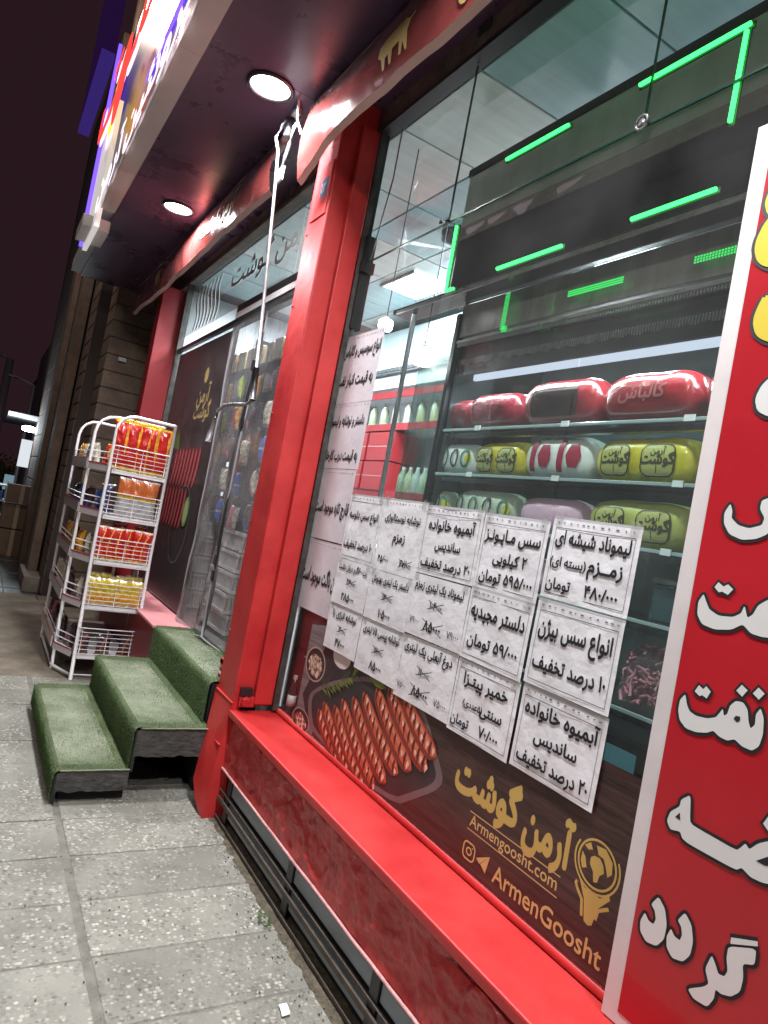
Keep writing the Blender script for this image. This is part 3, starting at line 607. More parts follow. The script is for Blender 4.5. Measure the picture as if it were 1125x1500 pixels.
# goods stands behind the curtain
def rnd_items():
    BASK = mat('wire_basket_white', (.62, .60, .58), .5, noise_amt=.2, nscale=20)
    cr0 = None
    for c, (cx, nm) in enumerate(((-6.25, 'left'), (-5.15, 'right'))):
        for k in range(5):
            zz = .60+k*.155
            lab = '%s white egg tray basket in the %s stack behind the plastic curtain' % (ORD[k], nm) + ('' if k else ' from below')
            if cr0 is None:
                cr0 = thing('stacked_basket', lab, 'basket', (0, 0, 0), 'white baskets stacked behind the curtain')
                q = MB().mat(BASK)
                for i in range(19):
                    xx = -.28+i*.031; q.box(xx, xx+.008, -.20, -.192, .01, .145)
                for i in range(13):
                    yy = -.2+i*.031; q.box(.276, .284, yy, yy+.008, .01, .145); 
                for z_ in (.0, .12): q.box(-.285, .285, -.208, -.192, z_, z_+.022); q.box(.272, .288, -.2, .2, z_, z_+.022)
                part('basket_side', q, cr0)
                q = MB().mat(mat('egg_goods', (.42, .38, .34), .6, noise_amt=.35, nscale=18)).bbox(-.262, .262, -.182, .182, .012, .125, .01); part('contents', q, cr0)
                cr0.location = (cx, 1.92, zz)
            else: dup(cr0, (cx+random.uniform(-.02, .02), 1.92+random.uniform(-.02, .02), zz), random.uniform(-.05, .05), lab)
    st = thing('goods_shelf', 'dark metal goods shelf standing just inside the door', 'shelf', (-4.6, 1.95, 1.7))
    q = MB().mat(BLACK)
    for zz in (1.46, 1.72, 1.98, 2.25, 2.48, 2.72):
        s = MB().mat(BLACK).bbox(-7.0, -4.3, 1.78, 2.15, zz-.018, zz, .003); part('shelf_board', s, st)
    s = MB().mat(mat('dark_backdrop', (.035, .032, .035), .6, noise_amt=.4, nscale=5)).box(-7.05, -4.27, 2.20, 2.23, .57, 2.78); part('added_backdrop', s, st)  # dark sheet added to block the bright back room from view
    for xx in (-7.0, -5.6, -4.3): s = MB().mat(BLACK).box(xx, xx+.03, 1.78, 2.15, .57, 2.95); part('upright', s, st)
    BC = [('dark cola can', (.02, .02, .03)), ('orange juice bottle', (.75, .22, .04)), ('black drink can', (.03, .03, .035)), ('white tub', (.55, .53, .52)), ('beige carton', (.5, .4, .24))]
    for lv, (zz, kind, n) in enumerate(((1.46, 0, 12), (1.72, 2, 12), (1.98, 1, 12), (2.25, 2, 12), (2.48, 3, 12), (2.72, 4, 12))):
        nm, col = BC[kind]; base = None
        for i in range(n):
            lab = '%s, %s from the left on the %s shelf inside the door' % (nm, ORD[i] if i < 12 else 'one near the right end' if i == 12 else 'last', ['lowest', 'second', 'third', 'fourth', 'fifth', 'top'][lv])
            xx = -6.85+i*2.45/(n-1)
            if base is None:
                m_ = mat(nm.replace(' ', '_'), col, .3, .1, noise_amt=.3, nscale=30, coat=.4)
                q = MB().mat(m_)
                if kind == 4: q.bbox(-.075, .075, -.05, .05, 0, .17, .006)
                elif kind == 3: q.smooth = True; q.lathe([(.05, 0), (.065, .12), (.068, .13), (.066, .145), (.02, .15)], n=14)
                elif kind == 1: q.smooth = True; q.lathe([(.033, 0), (.036, .02), (.034, .10), (.036, .14), (.014, .175), (.013, .20)], n=12)
                else: q.smooth = True; q.lathe([(.026, 0), (.032, .01), (.032, .125), (.024, .145), (.022, .147)], n=12)
                base = thing('goods_'+nm.split()[-1], lab, nm.split()[-1], (0, 0, 0), nm+'s on the shelf inside the door'); part('container', q, base)
                q = MB().mat(STEEL if kind != 1 else mat('cap_white', (.8, .8, .8), .4)).mat(STEEL if kind != 1 else MATS['cap_white'])
                if kind == 4: q.mat(mat('carton_tape', (.30, .24, .16), .5)); q.box(-.076, .076, -.012, .012, .17, .172)
                elif kind == 3: q.lathe([(.068, .14), (.068, .155)], n=14)
                elif kind == 1: q.lathe([(.015, .20), (.015, .22)], n=10)
                else: q.lathe([(.023, .145), (.023, .149)], n=12)
                part('lid', q, base); base.location = (xx, 1.84, zz)
            else: dup(base, (xx, 1.84+random.uniform(-.01, .02), zz), random.uniform(0, 3) if kind != 4 else random.uniform(-.1, .1), lab)
rnd_items()
# notice on the door
nt_ = thing('door_notice', 'white handwritten notice hung inside the door behind the curtain', 'notice', (-4.0, 1.62, 2.3))
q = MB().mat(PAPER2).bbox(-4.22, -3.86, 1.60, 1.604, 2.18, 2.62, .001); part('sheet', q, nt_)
q = MB().mat(INK)
for s_, zz in (('لطفا درب را', 2.5), ('ببندید', 2.38), ('با تشکر', 2.25)):
    text(q, s_, lambda u, v, l: (u, 1.5985-l*.0003, v), -4.04, zz, .085, .03)
part('lettering', q, nt_)

# ================================================================== STEPS
st = thing('entrance_steps', 'three green turf covered entrance steps up to the shop door', 'steps', (-4.2, 1.0, 0))
def tread(x0, x1, y0, y1, ztop, zbot, nm, wear):
    def prof(t):  # front riser, rounded nose, top
        r = .022
        P = [(y0+.0, zbot), (y0+.0, zbot+(ztop-r-zbot)*.5), (y0, ztop-r), (y0+r*.3, ztop-r*.3), (y0+r, ztop)]
        return P
    q = MB(); q.smooth = True; P = prof(0)+[(y0+(y1-y0)*k/6, ztop) for k in range(1, 7)]; nx = 40
    b = len(q.v)
    for i in range(nx+1):
        u = i/nx; x_ = x0+(x1-x0)*u
        for j, (y_, z_) in enumerate(P):
            n_ = noise.noise((x_*4, y_*5, z_*5)); q.v.append((x_, y_-.006*abs(n_)*(j < 4), z_+.004*n_*(j > 2)+( .0 if j else .006*n_)))
    nP = len(P)
    for i in range(nx):
        for j in range(nP-1):
            q.mat(TURFW if (4 <= j < nP-2 and 2 < i < nx-2) else TURF); a = b+i*nP+j; q.face((a, a+1, a+nP+1, a+nP))
    c = part('turf_covering', q, st, nm)
    e = MB().mat(WOOD)
    return c
FUZ = [mat('turf_blade', (.065, .125, .035), .9), mat('turf_blade_light', (.14, .20, .08), .9), mat('turf_blade_worn', (.23, .25, .17), .9)]
def fuzz(x0, x1, y0, y1, ztop, zbot, n):
    q = MB(); rnd = random.Random(int(ztop*100))
    for i in range(n):
        if rnd.random() < (.45 if zbot < ztop-.1 else .1):
            x_ = rnd.uniform(x0, x1); z_ = rnd.uniform(zbot, ztop); p = Vector((x_, y0-.003, z_)); d = Vector((rnd.gauss(0, .3), -1, rnd.gauss(-.1, .4)))
            q.mat(FUZ[0] if rnd.random() < .75 else FUZ[1])
        else:
            x_ = rnd.uniform(x0, x1); y_ = rnd.uniform(y0, y1); p = Vector((x_, y_, ztop)); d = Vector((rnd.gauss(0, .6), rnd.gauss(0, .6), 1))
            edge = min(x_-x0, x1-x_, y1-y_)
            if edge > .09 and rnd.random() < .7: continue
            q.mat(FUZ[0] if rnd.random() < .4 else FUZ[1] if edge < .1 or rnd.random() < .4 else FUZ[2])
        d.normalize(); l = rnd.uniform(.004, .010); s_ = Vector((rnd.gauss(0, 1), rnd.gauss(0, 1), rnd.gauss(0, 1))).cross(d).normalized()*.0011
        q.poly([p-s_, p+s_, p+d*l])
    part('turf_pile', q, st, stuff=True)
X0, X1 = -4.98, -3.53
STEPS = [(X0, X1, .555, .905, .165, .03, 'lowest turf tread'), (X0, X1-.005, .895, 1.275, .375, .15, 'middle turf tread'), (-5.02, -3.62, 1.262, 1.56, .605, .36, 'top turf tread at the doorway')]
for (a, b_, c, d, zt_, zb, nm) in STEPS:
    tread(a, b_, c, d, zt_, zb, nm, 0); fuzz(a, b_, c, d, zt_, zb, 26000)
def endb(x_, y0, y1, z0, z1, sd):
    q = MB(); q.mat(WOOD); q.smooth = True
    q.grid(lambda u, v: (x_+.004*noise.noise((u*8, v*3, sd)), y0+(y1-y0)*u, z0+(z1-z0)*v+(.012*noise.noise((u*7, sd, 0)) if v < .2 else 0)-(.012 if u < .08 and v > .8 else 0)), 24, 5)
    q.smooth = False; q.box(x_-1.4, x_-.004, y0+.012, y1-.004, z0+.01, z1-.006); part('step_box', q, st)
endb(-3.528, .565, .90, .058, .163, 1); endb(-3.532, .905, 1.27, .225, .373, 5)
q = MB().mat(mat('frayed_edge', (.20, .22, .15), .9))
for (y0, y1, zz) in ((.575, .90, .164), (.92, 1.27, .374)):
    q.smooth = True; q.tube([(-3.525+.003*noise.noise((k, zz, 0)), y0+(y1-y0)*k/20, zz+.003*noise.noise((k*.9, 0, zz))) for k in range(21)], .0045, 5)
part('frayed_trim', q, st)
q = MB().mat(VOID); q.box(X0+.02, X1-.05, .60, .9, 0, .05); q.box(X0+.02, X1-.5, .92, 1.26, 0, .22); q.box(X0, -3.63, 1.275, 1.55, 0, .59); part('step_void_fill', q, st)  # near-black blocks paint the shade of the hollow under the treads
for y_, z0, z1 in ((.557, 0, .14), (.897, .15, .36)): q = MB().mat(BLACK).box(X1-.012, X1-.002, y_, y_+.018, z0, z1); part('step_leg', q, st)

# ================================================================== SNACK RACKS
RK = WHITE
lv = [1.66, 1.30, .94, .585, .20]
def arch_post(q, x_, y0, y1, ztop, zb=.0, r=.11, w_=.013):
    P = [(x_, y0+.02, zb), (x_, y0, 1.0), (x_, y0, ztop-r)]+[(x_, y0+r-r*math.cos(t), ztop-r+r*math.sin(t)) for t in (math.pi/8, math.pi/4, 3*math.pi/8, math.pi/2)]+[(x_, y1, ztop)]
    q.tube(P, w_, 6); q.tube([(x_, y1, ztop+.01), (x_, y1, 1.0), (x_, y1+.02, zb)], w_, 6)
P1 = (-5.68, .87); P2 = (-5.66, 1.30); P0 = (-5.97, .75)
rb = thing('snack_rack', 'white wire snack rack of chips bags facing the steps', 'rack', (-5.75, 1.05, 0), 'white snack racks by the steps')
q = MB().mat(RK); q.smooth = True; arch_post(q, P1[0], .85, 1.285, 2.09, r=.13, w_=.014); part('end_frame', q, rb)
for z_ in lv:
    s = MB().mat(RK); s.bbox(P1[0]-.012, P1[0]+.012, .87, 1.285, z_-.035, z_-.003, .003)
    s.poly([(P1[0], .86, z_-.01), (P1[0], 1.29, z_-.01), (-5.99, 1.29, z_-.01), (-5.99, .76, z_-.01)]); part('shelf', s, rb)
    s = MB().mat(RK); s.smooth = True
    nw = 5 if z_ > .3 else 6
    for k in range(nw+1):
        zz = z_+.015+k*.033; s.tube([(-5.66, .86, zz), (-5.64, .885, zz), (-5.64, 1.255, zz), (-5.66, 1.275, zz)], .0028 if k < nw else .0045, 5)
    for yy in (.885, 1.07, 1.255): s.tube([(-5.642, yy, z_), (-5.642, yy, z_+.015+nw*.033)], .0028, 5)
    part('wire_basket', s, rb)
    s = MB().mat(RK); s.smooth = True
    for zz in (z_+.02, z_+.07, z_+.12): s.tube([(P1[0], P1[1], zz), (P0[0], P0[1], zz)], .005, 5)
    part('side_wire', s, rb)
    s = MB().mat(mat('price_rail', (.55, .5, .5), .3, coat=.5)); s.poly([(P1[0]-.02, P1[1]-.03, z_-.03), (P0[0]+.02, P0[1]-.02, z_-.03), (P0[0]+.02, P0[1]-.02, z_+.018), (P1[0]-.02, P1[1]-.03, z_+.018)])
    s.mat(mat('rail_red', (.4, .05, .08), .4)); s.poly([(P1[0]-.02, P1[1]-.033, z_+.018), (P0[0]+.02, P0[1]-.023, z_+.018), (P0[0]+.02, P0[1]-.023, z_+.030), (P1[0]-.02, P1[1]-.033, z_+.030)]); part('price_rail', s, rb)
s = MB().mat(RK); s.smooth = True; s.tube([(-5.68, .88, .04), (-5.68, 1.28, .04)], .006, 5); s.tube([(-5.97, .76, .03), (-5.68, .87, .03)], .012, 6); part('bottom_rail', s, rb)
ra = thing('snack_rack', 'long white snack rack along the street side behind the end rack', 'rack', (-6.5, 1.0, 0), 'white snack racks by the steps')
q = MB().mat(RK); q.smooth = True; arch_post(q, -5.99, .74, 1.27, 2.08, r=.15); part('end_frame', q, ra)
q = MB().mat(RK); q.smooth = True; arch_post(q, -7.06, .74, 1.27, 2.08, r=.15); part('end_frame', q, ra)
for z_ in lv:
    s = MB().mat(RK); s.box(-7.06, -5.99, .76, 1.27, z_-.02, z_-.008); part('shelf', s, ra)
    s = MB().mat(MATS['price_rail']); s.box(-7.04, -6.01, .722, .730, z_-.03, z_+.05); s.mat(MATS['rail_red']); s.box(-7.04, -6.01, .719, .7215, z_+.05, z_+.062); part('price_rail', s, ra)
    s = MB().mat(RK); s.smooth = True
    for zz in (z_+.08, z_+.12): s.tube([(-7.05, .735, zz), (-6.0, .735, zz)], .005, 5)
    part('basket_wire', s, ra)
s = MB().mat(RK); s.smooth = True; s.tube([(-7.06, .75, .04), (-5.99, .75, .04)], .012, 6); part('bottom_rail', s, ra)
# chips bags
def chip(cols, seed, wd=.125, ht=.27, dp=.055, style=0):
    rnd = random.Random(seed); q = MB(); q.smooth = True
    def f(side):
        def g(u, v):
            a = (u-.5)*2; th = (1-abs(a)**2.2)*(1-(abs(2*v-1))**3.2)
            th = max(th, 0)**.75
            nn = noise.noise((u*5+seed, v*6, side))*.30+noise.noise((u*14+seed, v*12, side))*.22
            wv = 1+.06*(abs(2*v-1)**4) - .12*math.sin(math.pi*v)
            return (side*dp*.5*th*(1+nn)+.004*nn, a*wd/2*wv, v*ht+.004*math.sin(u*40)*(v < .04 or v > .96))
        return g
    def mf(u, v):
        if v < .06 or v > .95: return cols[3]
        if style == 0: return cols[0] if u < .74+.07*math.sin(v*7) else cols[1] if v > .15 else cols[2]
        if style == 1: return cols[0] if v > .52 else (cols[1] if v > .46 else cols[2])
        if style == 2: return cols[1] if abs(u-.5+.2*math.sin(v*4)) < .05 or v < .10 else cols[0]
        return cols[0] if (v > .45 or abs(u-.5) > .3) else cols[1]
    q.grid(f(1), 16, 26, mf); q.grid(f(-1), 6, 9, mf); return q.mesh('bag_body')
CR = mat('foil_red', (.55, .012, .012), .24, noise_amt=.35, nscale=22, coat=.7, ramp2=(.66, .03, .02)); CO = mat('foil_orange', (.85, .28, .02), .26, noise_amt=.35, nscale=30, coat=.7, ramp2=(.9, .5, .06)); CY = mat('foil_yellow', (.80, .58, .02), .26, noise_amt=.5, nscale=24, coat=.7, ramp2=(.85, .66, .05))
CS = mat('foil_silver', (.62, .63, .64), .22, .5, noise_amt=.15, coat=.5); CBR = mat('foil_brown_orange', (.48, .12, .03), .3, noise_amt=.3, nscale=30, coat=.5); CB = mat('foil_blue', (.03, .12, .45), .3, coat=.5); CG = mat('foil_lime', (.4, .6, .03), .3, coat=.5); CD = mat('foil_dark', (.05, .025, .03), .3, noise_amt=.5, coat=.5); CP = mat('foil_pink', (.5, .12, .2), .3, noise_amt=.4, coat=.5)
CW = mat('foil_cream', (.75, .62, .45), .35, noise_amt=.75, nscale=45, coat=.5)
KB = [('red and orange', [chip([CR, CO, CW, CY], s_, .13, .385, .08, 0) for s_ in (1, 2, 3)]), ('orange and silver', [chip([CBR, CY, CS, CS], s_, .13, .31, .07, 1) for s_ in (4, 5)]), ('dark red', [chip([CR, CO, CW, CW], s_, .09, .27, .06, 2) for s_ in (6, 7)]), ('yellow', [chip([CY, CO, CW, CS], s_, .10, .22, .055, 3) for s_ in (8, 9)]), ('dark brown', [chip([CD, CBR, CD, CD], s_, .11, .16, .06, 2) for s_ in (10, 11)])]
SN = ['top', 'second', 'middle', 'fourth', 'lowest']
for L_, z_ in enumerate(lv):
    nm, ms = KB[L_]; n = (5, 4, 6, 6, 3)[L_]; ys = [.905+.315*i/(n-1) for i in range(n)] if L_ != 1 else [.90, 1.0, 1.09, 1.19]
    for i, yy in enumerate(ys):
        m_ = ms[i % len(ms)]; nn = nm
        if L_ == 1 and i == 0: m_ = chip([CD, CB, CS, CS], 33, .10, .24, .05, 2); nn = 'dark blue'
        t = thing('chips_bag', '%s chips bag, %s from the street side, %s shelf of end rack' % (nn, ORD[i], SN[L_]), 'chips bag', (0, 0, 0), 'chips bags on the end of the snack rack')
        link('bag_body', m_, t); t.location = (-5.70+random.uniform(-.012, .012), yy, z_+.0)
        t.rotation_euler = (random.uniform(-.08, .08), random.uniform(.02, .12), random.uniform(-.25, .25))
        if L_ in (0, 3) or (L_ == 2 and i % 2 == 0):
            t2 = thing('chips_bag', '%s chips bag behind the %s bag, %s shelf of end rack' % (nn, ORD[i], SN[L_]), 'chips bag', (0, 0, 0), 'chips bags on the end of the snack rack')
            link('bag_body', ms[(i+1) % len(ms)], t2); t2.location = (-5.80, yy+.03, z_+random.uniform(.0, .035)); t2.rotation_euler = (random.uniform(-.1, .1), .05, random.uniform(-.3, .3))
SB = [chip(c, 50+k, .11, .19, .06, k % 4) for k, c in enumerate(([CR, CO, CW, CY], [CB, CS, CB, CS], [CO, CR, CW, CW], [CD, CP, CS, CD], [CP, CW, CP, CS], [CG, CY, CG, CG], [CW, CBR, CW, CS], [CD, CB, CD, CS]))]
SNM = ['red', 'blue', 'orange', 'dark', 'pink', 'lime green', 'cream', 'black and blue']
ROWS = [[0, 0, 6, 0, 3, 0, 3, 6], [1, 1, 7, 3, 6, 1, 3, 7], [2, 6, 2, 3, 5, 5, 2, 6], [4, 6, 3, 6, 4, 3, 6, 4], [4, 3, 7, 3, 6, 7, 3, 3]]
for L_, z_ in enumerate(lv):
    for i in range(10):
        k = ROWS[L_][i % 8]; side = i < 2
        xx, yy = (-5.78-.1*i, .90-.05*i) if side else (-6.08-(i-2)*.125, .80)
        t = thing('snack_packet', '%s snack packet, %s along street side, %s shelf of racks' % (SNM[k], ORD[i], SN[L_]), 'snack packet', (0, 0, 0), 'snack packets along the street side of the racks')
        link('bag_body', SB[k], t); t.location = (xx, yy, z_); t.rotation_euler = (random.uniform(-.1, .1), random.uniform(-.15, .1), -math.pi/2+random.uniform(-.3, .5))

hs = thing('hanging_strips', 'thin dark strips holding snack packets just inside the doorway', 'rack', (-5.5, 1.68, 2.7))
for c in range(6):
    xx = -6.45+c*.36
    q = MB().mat(BLACK).box(xx-.012, xx+.012, 1.70, 1.703, 1.35, 2.75); part('strip', q, hs)
    for r in range(5):
        k = (c*3+r*5) % 8; zz = 1.36+r*.25+.03*(c % 2)
        t = thing('hanging_packet', '%s snack packet, %s row up on the %s strip in the doorway' % (SNM[k], ORD[r], ORD[c]), 'snack packet', (0, 0, 0), 'snack packets hung on strips in the doorway')
        link('bag_body', SB[k], t); t.location = (xx, 1.665, zz); t.rotation_euler = (random.uniform(-.06, .06), random.uniform(-.08, .08), -math.pi/2+random.uniform(-.4, .4))

# ================================================================== PAPERS ON THE GLASS
def dsp(u, v): return .0020*noise.noise((u*6, v*6, 2))+.0005*noise.noise((u*15, v*13, 5))
def PP(y0): return lambda u, v, l: (u, y0-.0016-l*.0011-dsp(u, v), v)
def sheet(x0, x1, z0, z1, lines, label, m=PAPER, y0=YG-.002, border=True, tilt=0, grp='price sheets taped in rows on the window', holes='top', name='price_sheet', sink=0):
    cx, cz = (x0+x1)/2, (z0+z1)/2
    t = thing(name, label, 'sign', (cx, y0, cz), grp); pl0 = PP(y0)
    ca, sa = math.cos(tilt), math.sin(tilt)
    def pl(u, v, l): du, dv = u-cx, v-cz; return pl0(cx+du*ca-dv*sa, cz+du*sa+dv*ca, l)
    q = MB().mat(m); q.smooth = True; q.grid(lambda u, v: pl(x0+(x1-x0)*u, z0+(z1-z0)*v, 0), 22, 18); shp = part('sheet', q, t)
    q = MB(); W_, H_ = x1-x0, z1-z0
    if border:
        q.mat(GREYINK); stroke(q, [(x0+.016, z0+.016), (x1-.016, z0+.016), (x1-.016, z1-.026), (x0+.016, z1-.026)], .0028, pl, 1.2, closed=True)
        part('border', q, t)
    if holes:
        q = MB().mat(GREYINK); k = x0+.02
        while k < x1-.02: stroke(q, [(k, z1-.010), (k+random.uniform(.004, .012), z1-.010)], .004, pl, 1.2); k += random.uniform(.018, .035)
        part('sleeve_holes', q, shp)
        q = MB().mat(mat('sleeve_strip', (.5, .5, .52), .15, coat=1)); stroke(q, [(x0, z1+.003), (x1, z1+.003)], .010, pl, -.6); part('sleeve_strip', q, shp)
    if name == 'price_sheet':
        for tx in (x0+.01, x1-.04):
            q = MB().mat(MATS.get('clear_tape') or sheet_glass('clear_tape', (.92, .92, .9), 1, milky=.12, rough=.12)); q.grid(lambda u, v: pl(tx+.03*u, z1-.022+.04*v, 1.8), 2, 2); part('tape', q, t)
    for ln in lines:
        s_, fx, fz, sz = ln[:4]; sz *= .90; mode = ln[4] if len(ln) > 4 else ''
        q = MB().mat(GREYINK if 'h' in mode else INK)
        text(q, s_, pl, x0+W_*fx, z0+H_*fz, sz, .012 if 'h' in mode else .034 if 'l' not in mode else .02, maxw=W_*.86 if 'w' in mode else W_*.9, layer=1.5)
        if 'x' in mode:
            a = sz*1.2; q.mat(INK); cx_, cz_ = x0+W_*fx, z0+H_*fz+sz*.3
            stroke(q, [(cx_-a, cz_-sz*.4), (cx_+a, cz_+sz*.45)], .003, pl, 3); stroke(q, [(cx_-a, cz_+sz*.45), (cx_+a, cz_-sz*.4)], .003, pl, 3.3)
        part('lettering', q, t)
    return t
xc = [(-2.746, -2.446), (-2.440, -2.118), (-2.128, -1.784), (-1.780, -1.480), (-1.470, -1.157)]
zr = [[(1.716, 1.432), (1.430, 1.232), (1.230, 1.032)], [(1.714, 1.428), (1.426, 1.228), (1.226, 1.016)], [(1.708, 1.462), (1.458, 1.236), (1.232, 1.002)], [(1.702, 1.462), (1.458, 1.232), (1.226, .994)], [(1.716, 1.488), (1.476, 1.238), (1.228, .996)]]
T = {
 (0, 0): [('انواع سس دلوسه', .5, .66, .052, 'w'), ('۱۰ درصد تخفیف', .48, .20, .056, 'w')],
 (1, 0): [('نوشابه نوستالوژی', .5, .72, .045, 'w'), ('زمزم', .5, .44, .06), ('۴۵/۰۰۰', .22, .12, .045), ('۶۷/۰۰۰', .74, .12, .045, 'x')],
 (2, 0): [('آبمیوه خانواده', .5, .68, .06, 'w'), ('ساندیس', .5, .40, .052), ('۲۰ درصد تخفیف', .5, .12, .055, 'w')],
 (3, 0): [('سس مـایـونـز', .5, .68, .064, 'w'), ('۲ کیلویی', .52, .39, .056), ('۵۹۵/۰۰۰ تومان', .5, .13, .056, 'w')],
 (4, 0): [('لیموناد شیشه ای', .5, .70, .062, 'w'), ('زمــزم', .70, .42, .062), ('(بسته ای)', .27, .42, .042), ('۴۸۰/۰۰۰', .70, .12, .054), ('تومان', .20, .13, .05)],
 (0, 1): [('رب ۱۶۰۰گرم دربان دشت', .5, .78, .042, 'w'), ('۲۳۰۰۰۰', .52, .48, .042, 'xl'), ('۲۸۵۰۰۰', .5, .12, .055)],
 (1, 1): [('دلستر یک لیتری بهنوش', .5, .78, .044, 'w'), ('۱۳۰۰۰۰', .5, .46, .042, 'xl'), ('۱۰۵۰۰۰', .5, .10, .055)],
 (2, 1): [('لیموناد یک لیتری زمزم', .5, .78, .047, 'w'), ('۱۰۴۰۰۰', .5, .50, .045, 'xl'), ('۸۵۰۰۰', .5, .14, .062, 'x'), ('۷۹۰۰۰', .17, .20, .038, 'h'), ('۷۹۰۰۰', .86, .16, .042, 'h')],
 (3, 1): [('دلستر مجیدیه', .5, .62, .074, 'w'), ('۵۹/۰۰۰ تومان', .5, .22, .060, 'w')],
 (4, 1): [('انواع سس بیژن', .5, .62, .076, 'w'), ('۱۰ درصد تخفیف', .5, .22, .066, 'w')],
 (0, 2): [('نوشابه انرژی زا', .5, .74, .045, 'w'), ('۳۰۰۰۰', .5, .44, .042, 'xl'), ('۴۷۰۰۰', .5, .12, .055)],
 (1, 2): [('نوشابه پپسی ۱/۵ لیتری', .5, .76, .046, 'w'), ('۱۱۱۰۰۰', .5, .44, .042, 'xl'), ('۸۵۰۰۰', .5, .12, .056)],
 (2, 2): [('دوغ آبعلی یک لیتری', .5, .78, .048, 'w'), ('۱۱۰۰۰۰', .5, .47, .045, 'xl'), ('۸۵۰۰۰', .48, .14, .06, 'x'), ('۷۵۰۰۰', .84, .15, .042, 'h'), ('۷۵۰۰۰', .14, .16, .036, 'h')],
 (3, 2): [('خمیر پیتـزا', .5, .70, .062), ('سنتی', .66, .40, .056), ('(۵عددی)', .36, .41, .034), ('۷۰/۰۰۰', .68, .12, .055), ('تومان', .20, .13, .048)],
 (4, 2): [('آبمیوه خانواده', .5, .70, .064, 'w'), ('ساندیس', .5, .41, .056), ('۲۰ درصد تخفیف', .5, .12, .06, 'w')]}
TL = {(0, 0): 'ten percent discount sheet at the top left of the price sheets', (1, 0): 'price sheet reading 45/000 beside a crossed out price in the top row', (2, 0): 'twenty percent discount sheet in the middle of the top row', (3, 0): 'price sheet reading 595/000 in the top row', (4, 0): 'price sheet reading 480/000 at the top right', (0, 1): 'price sheet reading 285000 under the top left discount sheet', (1, 1): 'price sheet reading 105000 under the 45/000 sheet', (2, 1): 'price sheet with crossed out 85000 and grey handwriting in the middle row', (3, 1): 'price sheet reading 59/000 in the middle row', (4, 1): 'large ten percent discount sheet at the right of the middle row', (0, 2): 'price sheet reading 47000 at the lower left corner', (1, 2): 'price sheet reading 85000 below the 105000 sheet', (2, 2): 'price sheet with crossed out 85000 and handwriting in the bottom row', (3, 2): 'price sheet reading 70/000 in the bottom row', (4, 2): 'twenty percent discount sheet at the lower right corner'}
for c in range(5):
    for r in range(3):
        x0, x1 = xc[c]; z1, z0 = zr[c][r]
        (a, zt2), (b_, zb2) = G(x0, z1), G(x1, z0)
        bord = c >= 3 or r == 0
        sheet(a, b_, zb2, zt2, T[(c, r)], TL[(c, r)], border=bord and (c, r) != (1, 0), tilt=random.uniform(-.006, .006) + (-.012 if c >= 3 else 0), holes='t' if c >= 3 or r == 0 else None, y0=1.5285-.0035*(r % 2)-.0015*(c % 2))
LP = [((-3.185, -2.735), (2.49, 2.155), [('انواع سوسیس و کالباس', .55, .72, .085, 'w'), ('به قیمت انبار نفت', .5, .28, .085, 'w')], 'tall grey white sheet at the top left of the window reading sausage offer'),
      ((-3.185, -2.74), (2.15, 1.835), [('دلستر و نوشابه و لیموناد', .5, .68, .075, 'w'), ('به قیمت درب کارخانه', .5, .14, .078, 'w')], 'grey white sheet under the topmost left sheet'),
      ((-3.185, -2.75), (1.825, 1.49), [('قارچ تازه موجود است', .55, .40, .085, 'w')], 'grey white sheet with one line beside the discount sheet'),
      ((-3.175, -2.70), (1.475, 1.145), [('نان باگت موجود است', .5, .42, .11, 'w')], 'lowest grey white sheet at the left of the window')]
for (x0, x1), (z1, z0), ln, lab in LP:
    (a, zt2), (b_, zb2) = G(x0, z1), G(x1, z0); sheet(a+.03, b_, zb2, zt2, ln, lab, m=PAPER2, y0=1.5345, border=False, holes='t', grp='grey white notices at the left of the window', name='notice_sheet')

# ================================================================== VINYL POSTER ON LOWER GLASS
vp = thing('window_poster', 'dark brown vinyl poster of grilled sausages and gold logo on lower glass', 'poster', (-2.1, 1.537, .8))
def V(u, v, l): return (u, 1.5362-l*.00007, v)
q = MB().mat(BROWNV); q.poly([V(-3.09, .575, 0), V(-1.04, .575, 0), V(-1.04, 1.10, 0), V(-2.86, 1.10, 0), V(-3.09, 1.06, 0)]); part('vinyl_sheet', q, vp)
q = MB().mat(VGREY); q.poly([V(-3.088, .577, 1), V(-2.88, .577, 1), V(-2.83, .70, 1), V(-2.60, 1.03, 1), V(-2.3, 1.098, 1), V(-2.86, 1.098, 1), V(-3.088, 1.058, 1)])
q.mat(DARKP); blob(q, [(-3.05, .72), (-2.94, .60), (-2.60, .9), (-2.2, 1.0), (-2.4, 1.09), (-2.9, 1.0)], V, 2)
part('plank_picture', q, vp)
def bowl(cx, cz, rx, rz, cols, n, lab):
    q = MB().mat(mat('bowl_rim', (.36, .27, .20), .4)); blob(q, ell(cx, cz, rx, rz, 28), V, 3); q.mat(DARKP); blob(q, ell(cx, cz, rx*.9, rz*.9, 28), V, 4)
    rnd = random.Random(n)
    for k in range(n):
        a = rnd.uniform(0, 6.28); r = math.sqrt(rnd.random())*.66; s_ = rx*rnd.uniform(.075, .11); q.mat(rnd.choice(cols)); blob(q, ell(cx+rx*r*math.cos(a), cz-.1*rz+rz*r*math.sin(a)*.9, s_, s_, 7), V, 5+k*.02)
    part('bowl_picture', q, vp)
bowl(-2.975, .888, .108, .083, [mat('pepper_a', (.50, .33, .24), .5), mat('pepper_b', (.34, .2, .14), .5), mat('pepper_c', (.16, .09, .06), .5), mat('pepper_d', (.62, .48, .38), .5)], 120, 'b')
bowl(-3.02, .60, .10, .055, [mat('berry_a', (.35, .06, .06), .5), mat('berry_b', (.25, .08, .06), .5), mat('pepper_d', (1, 1, 1))], 70, 'c')
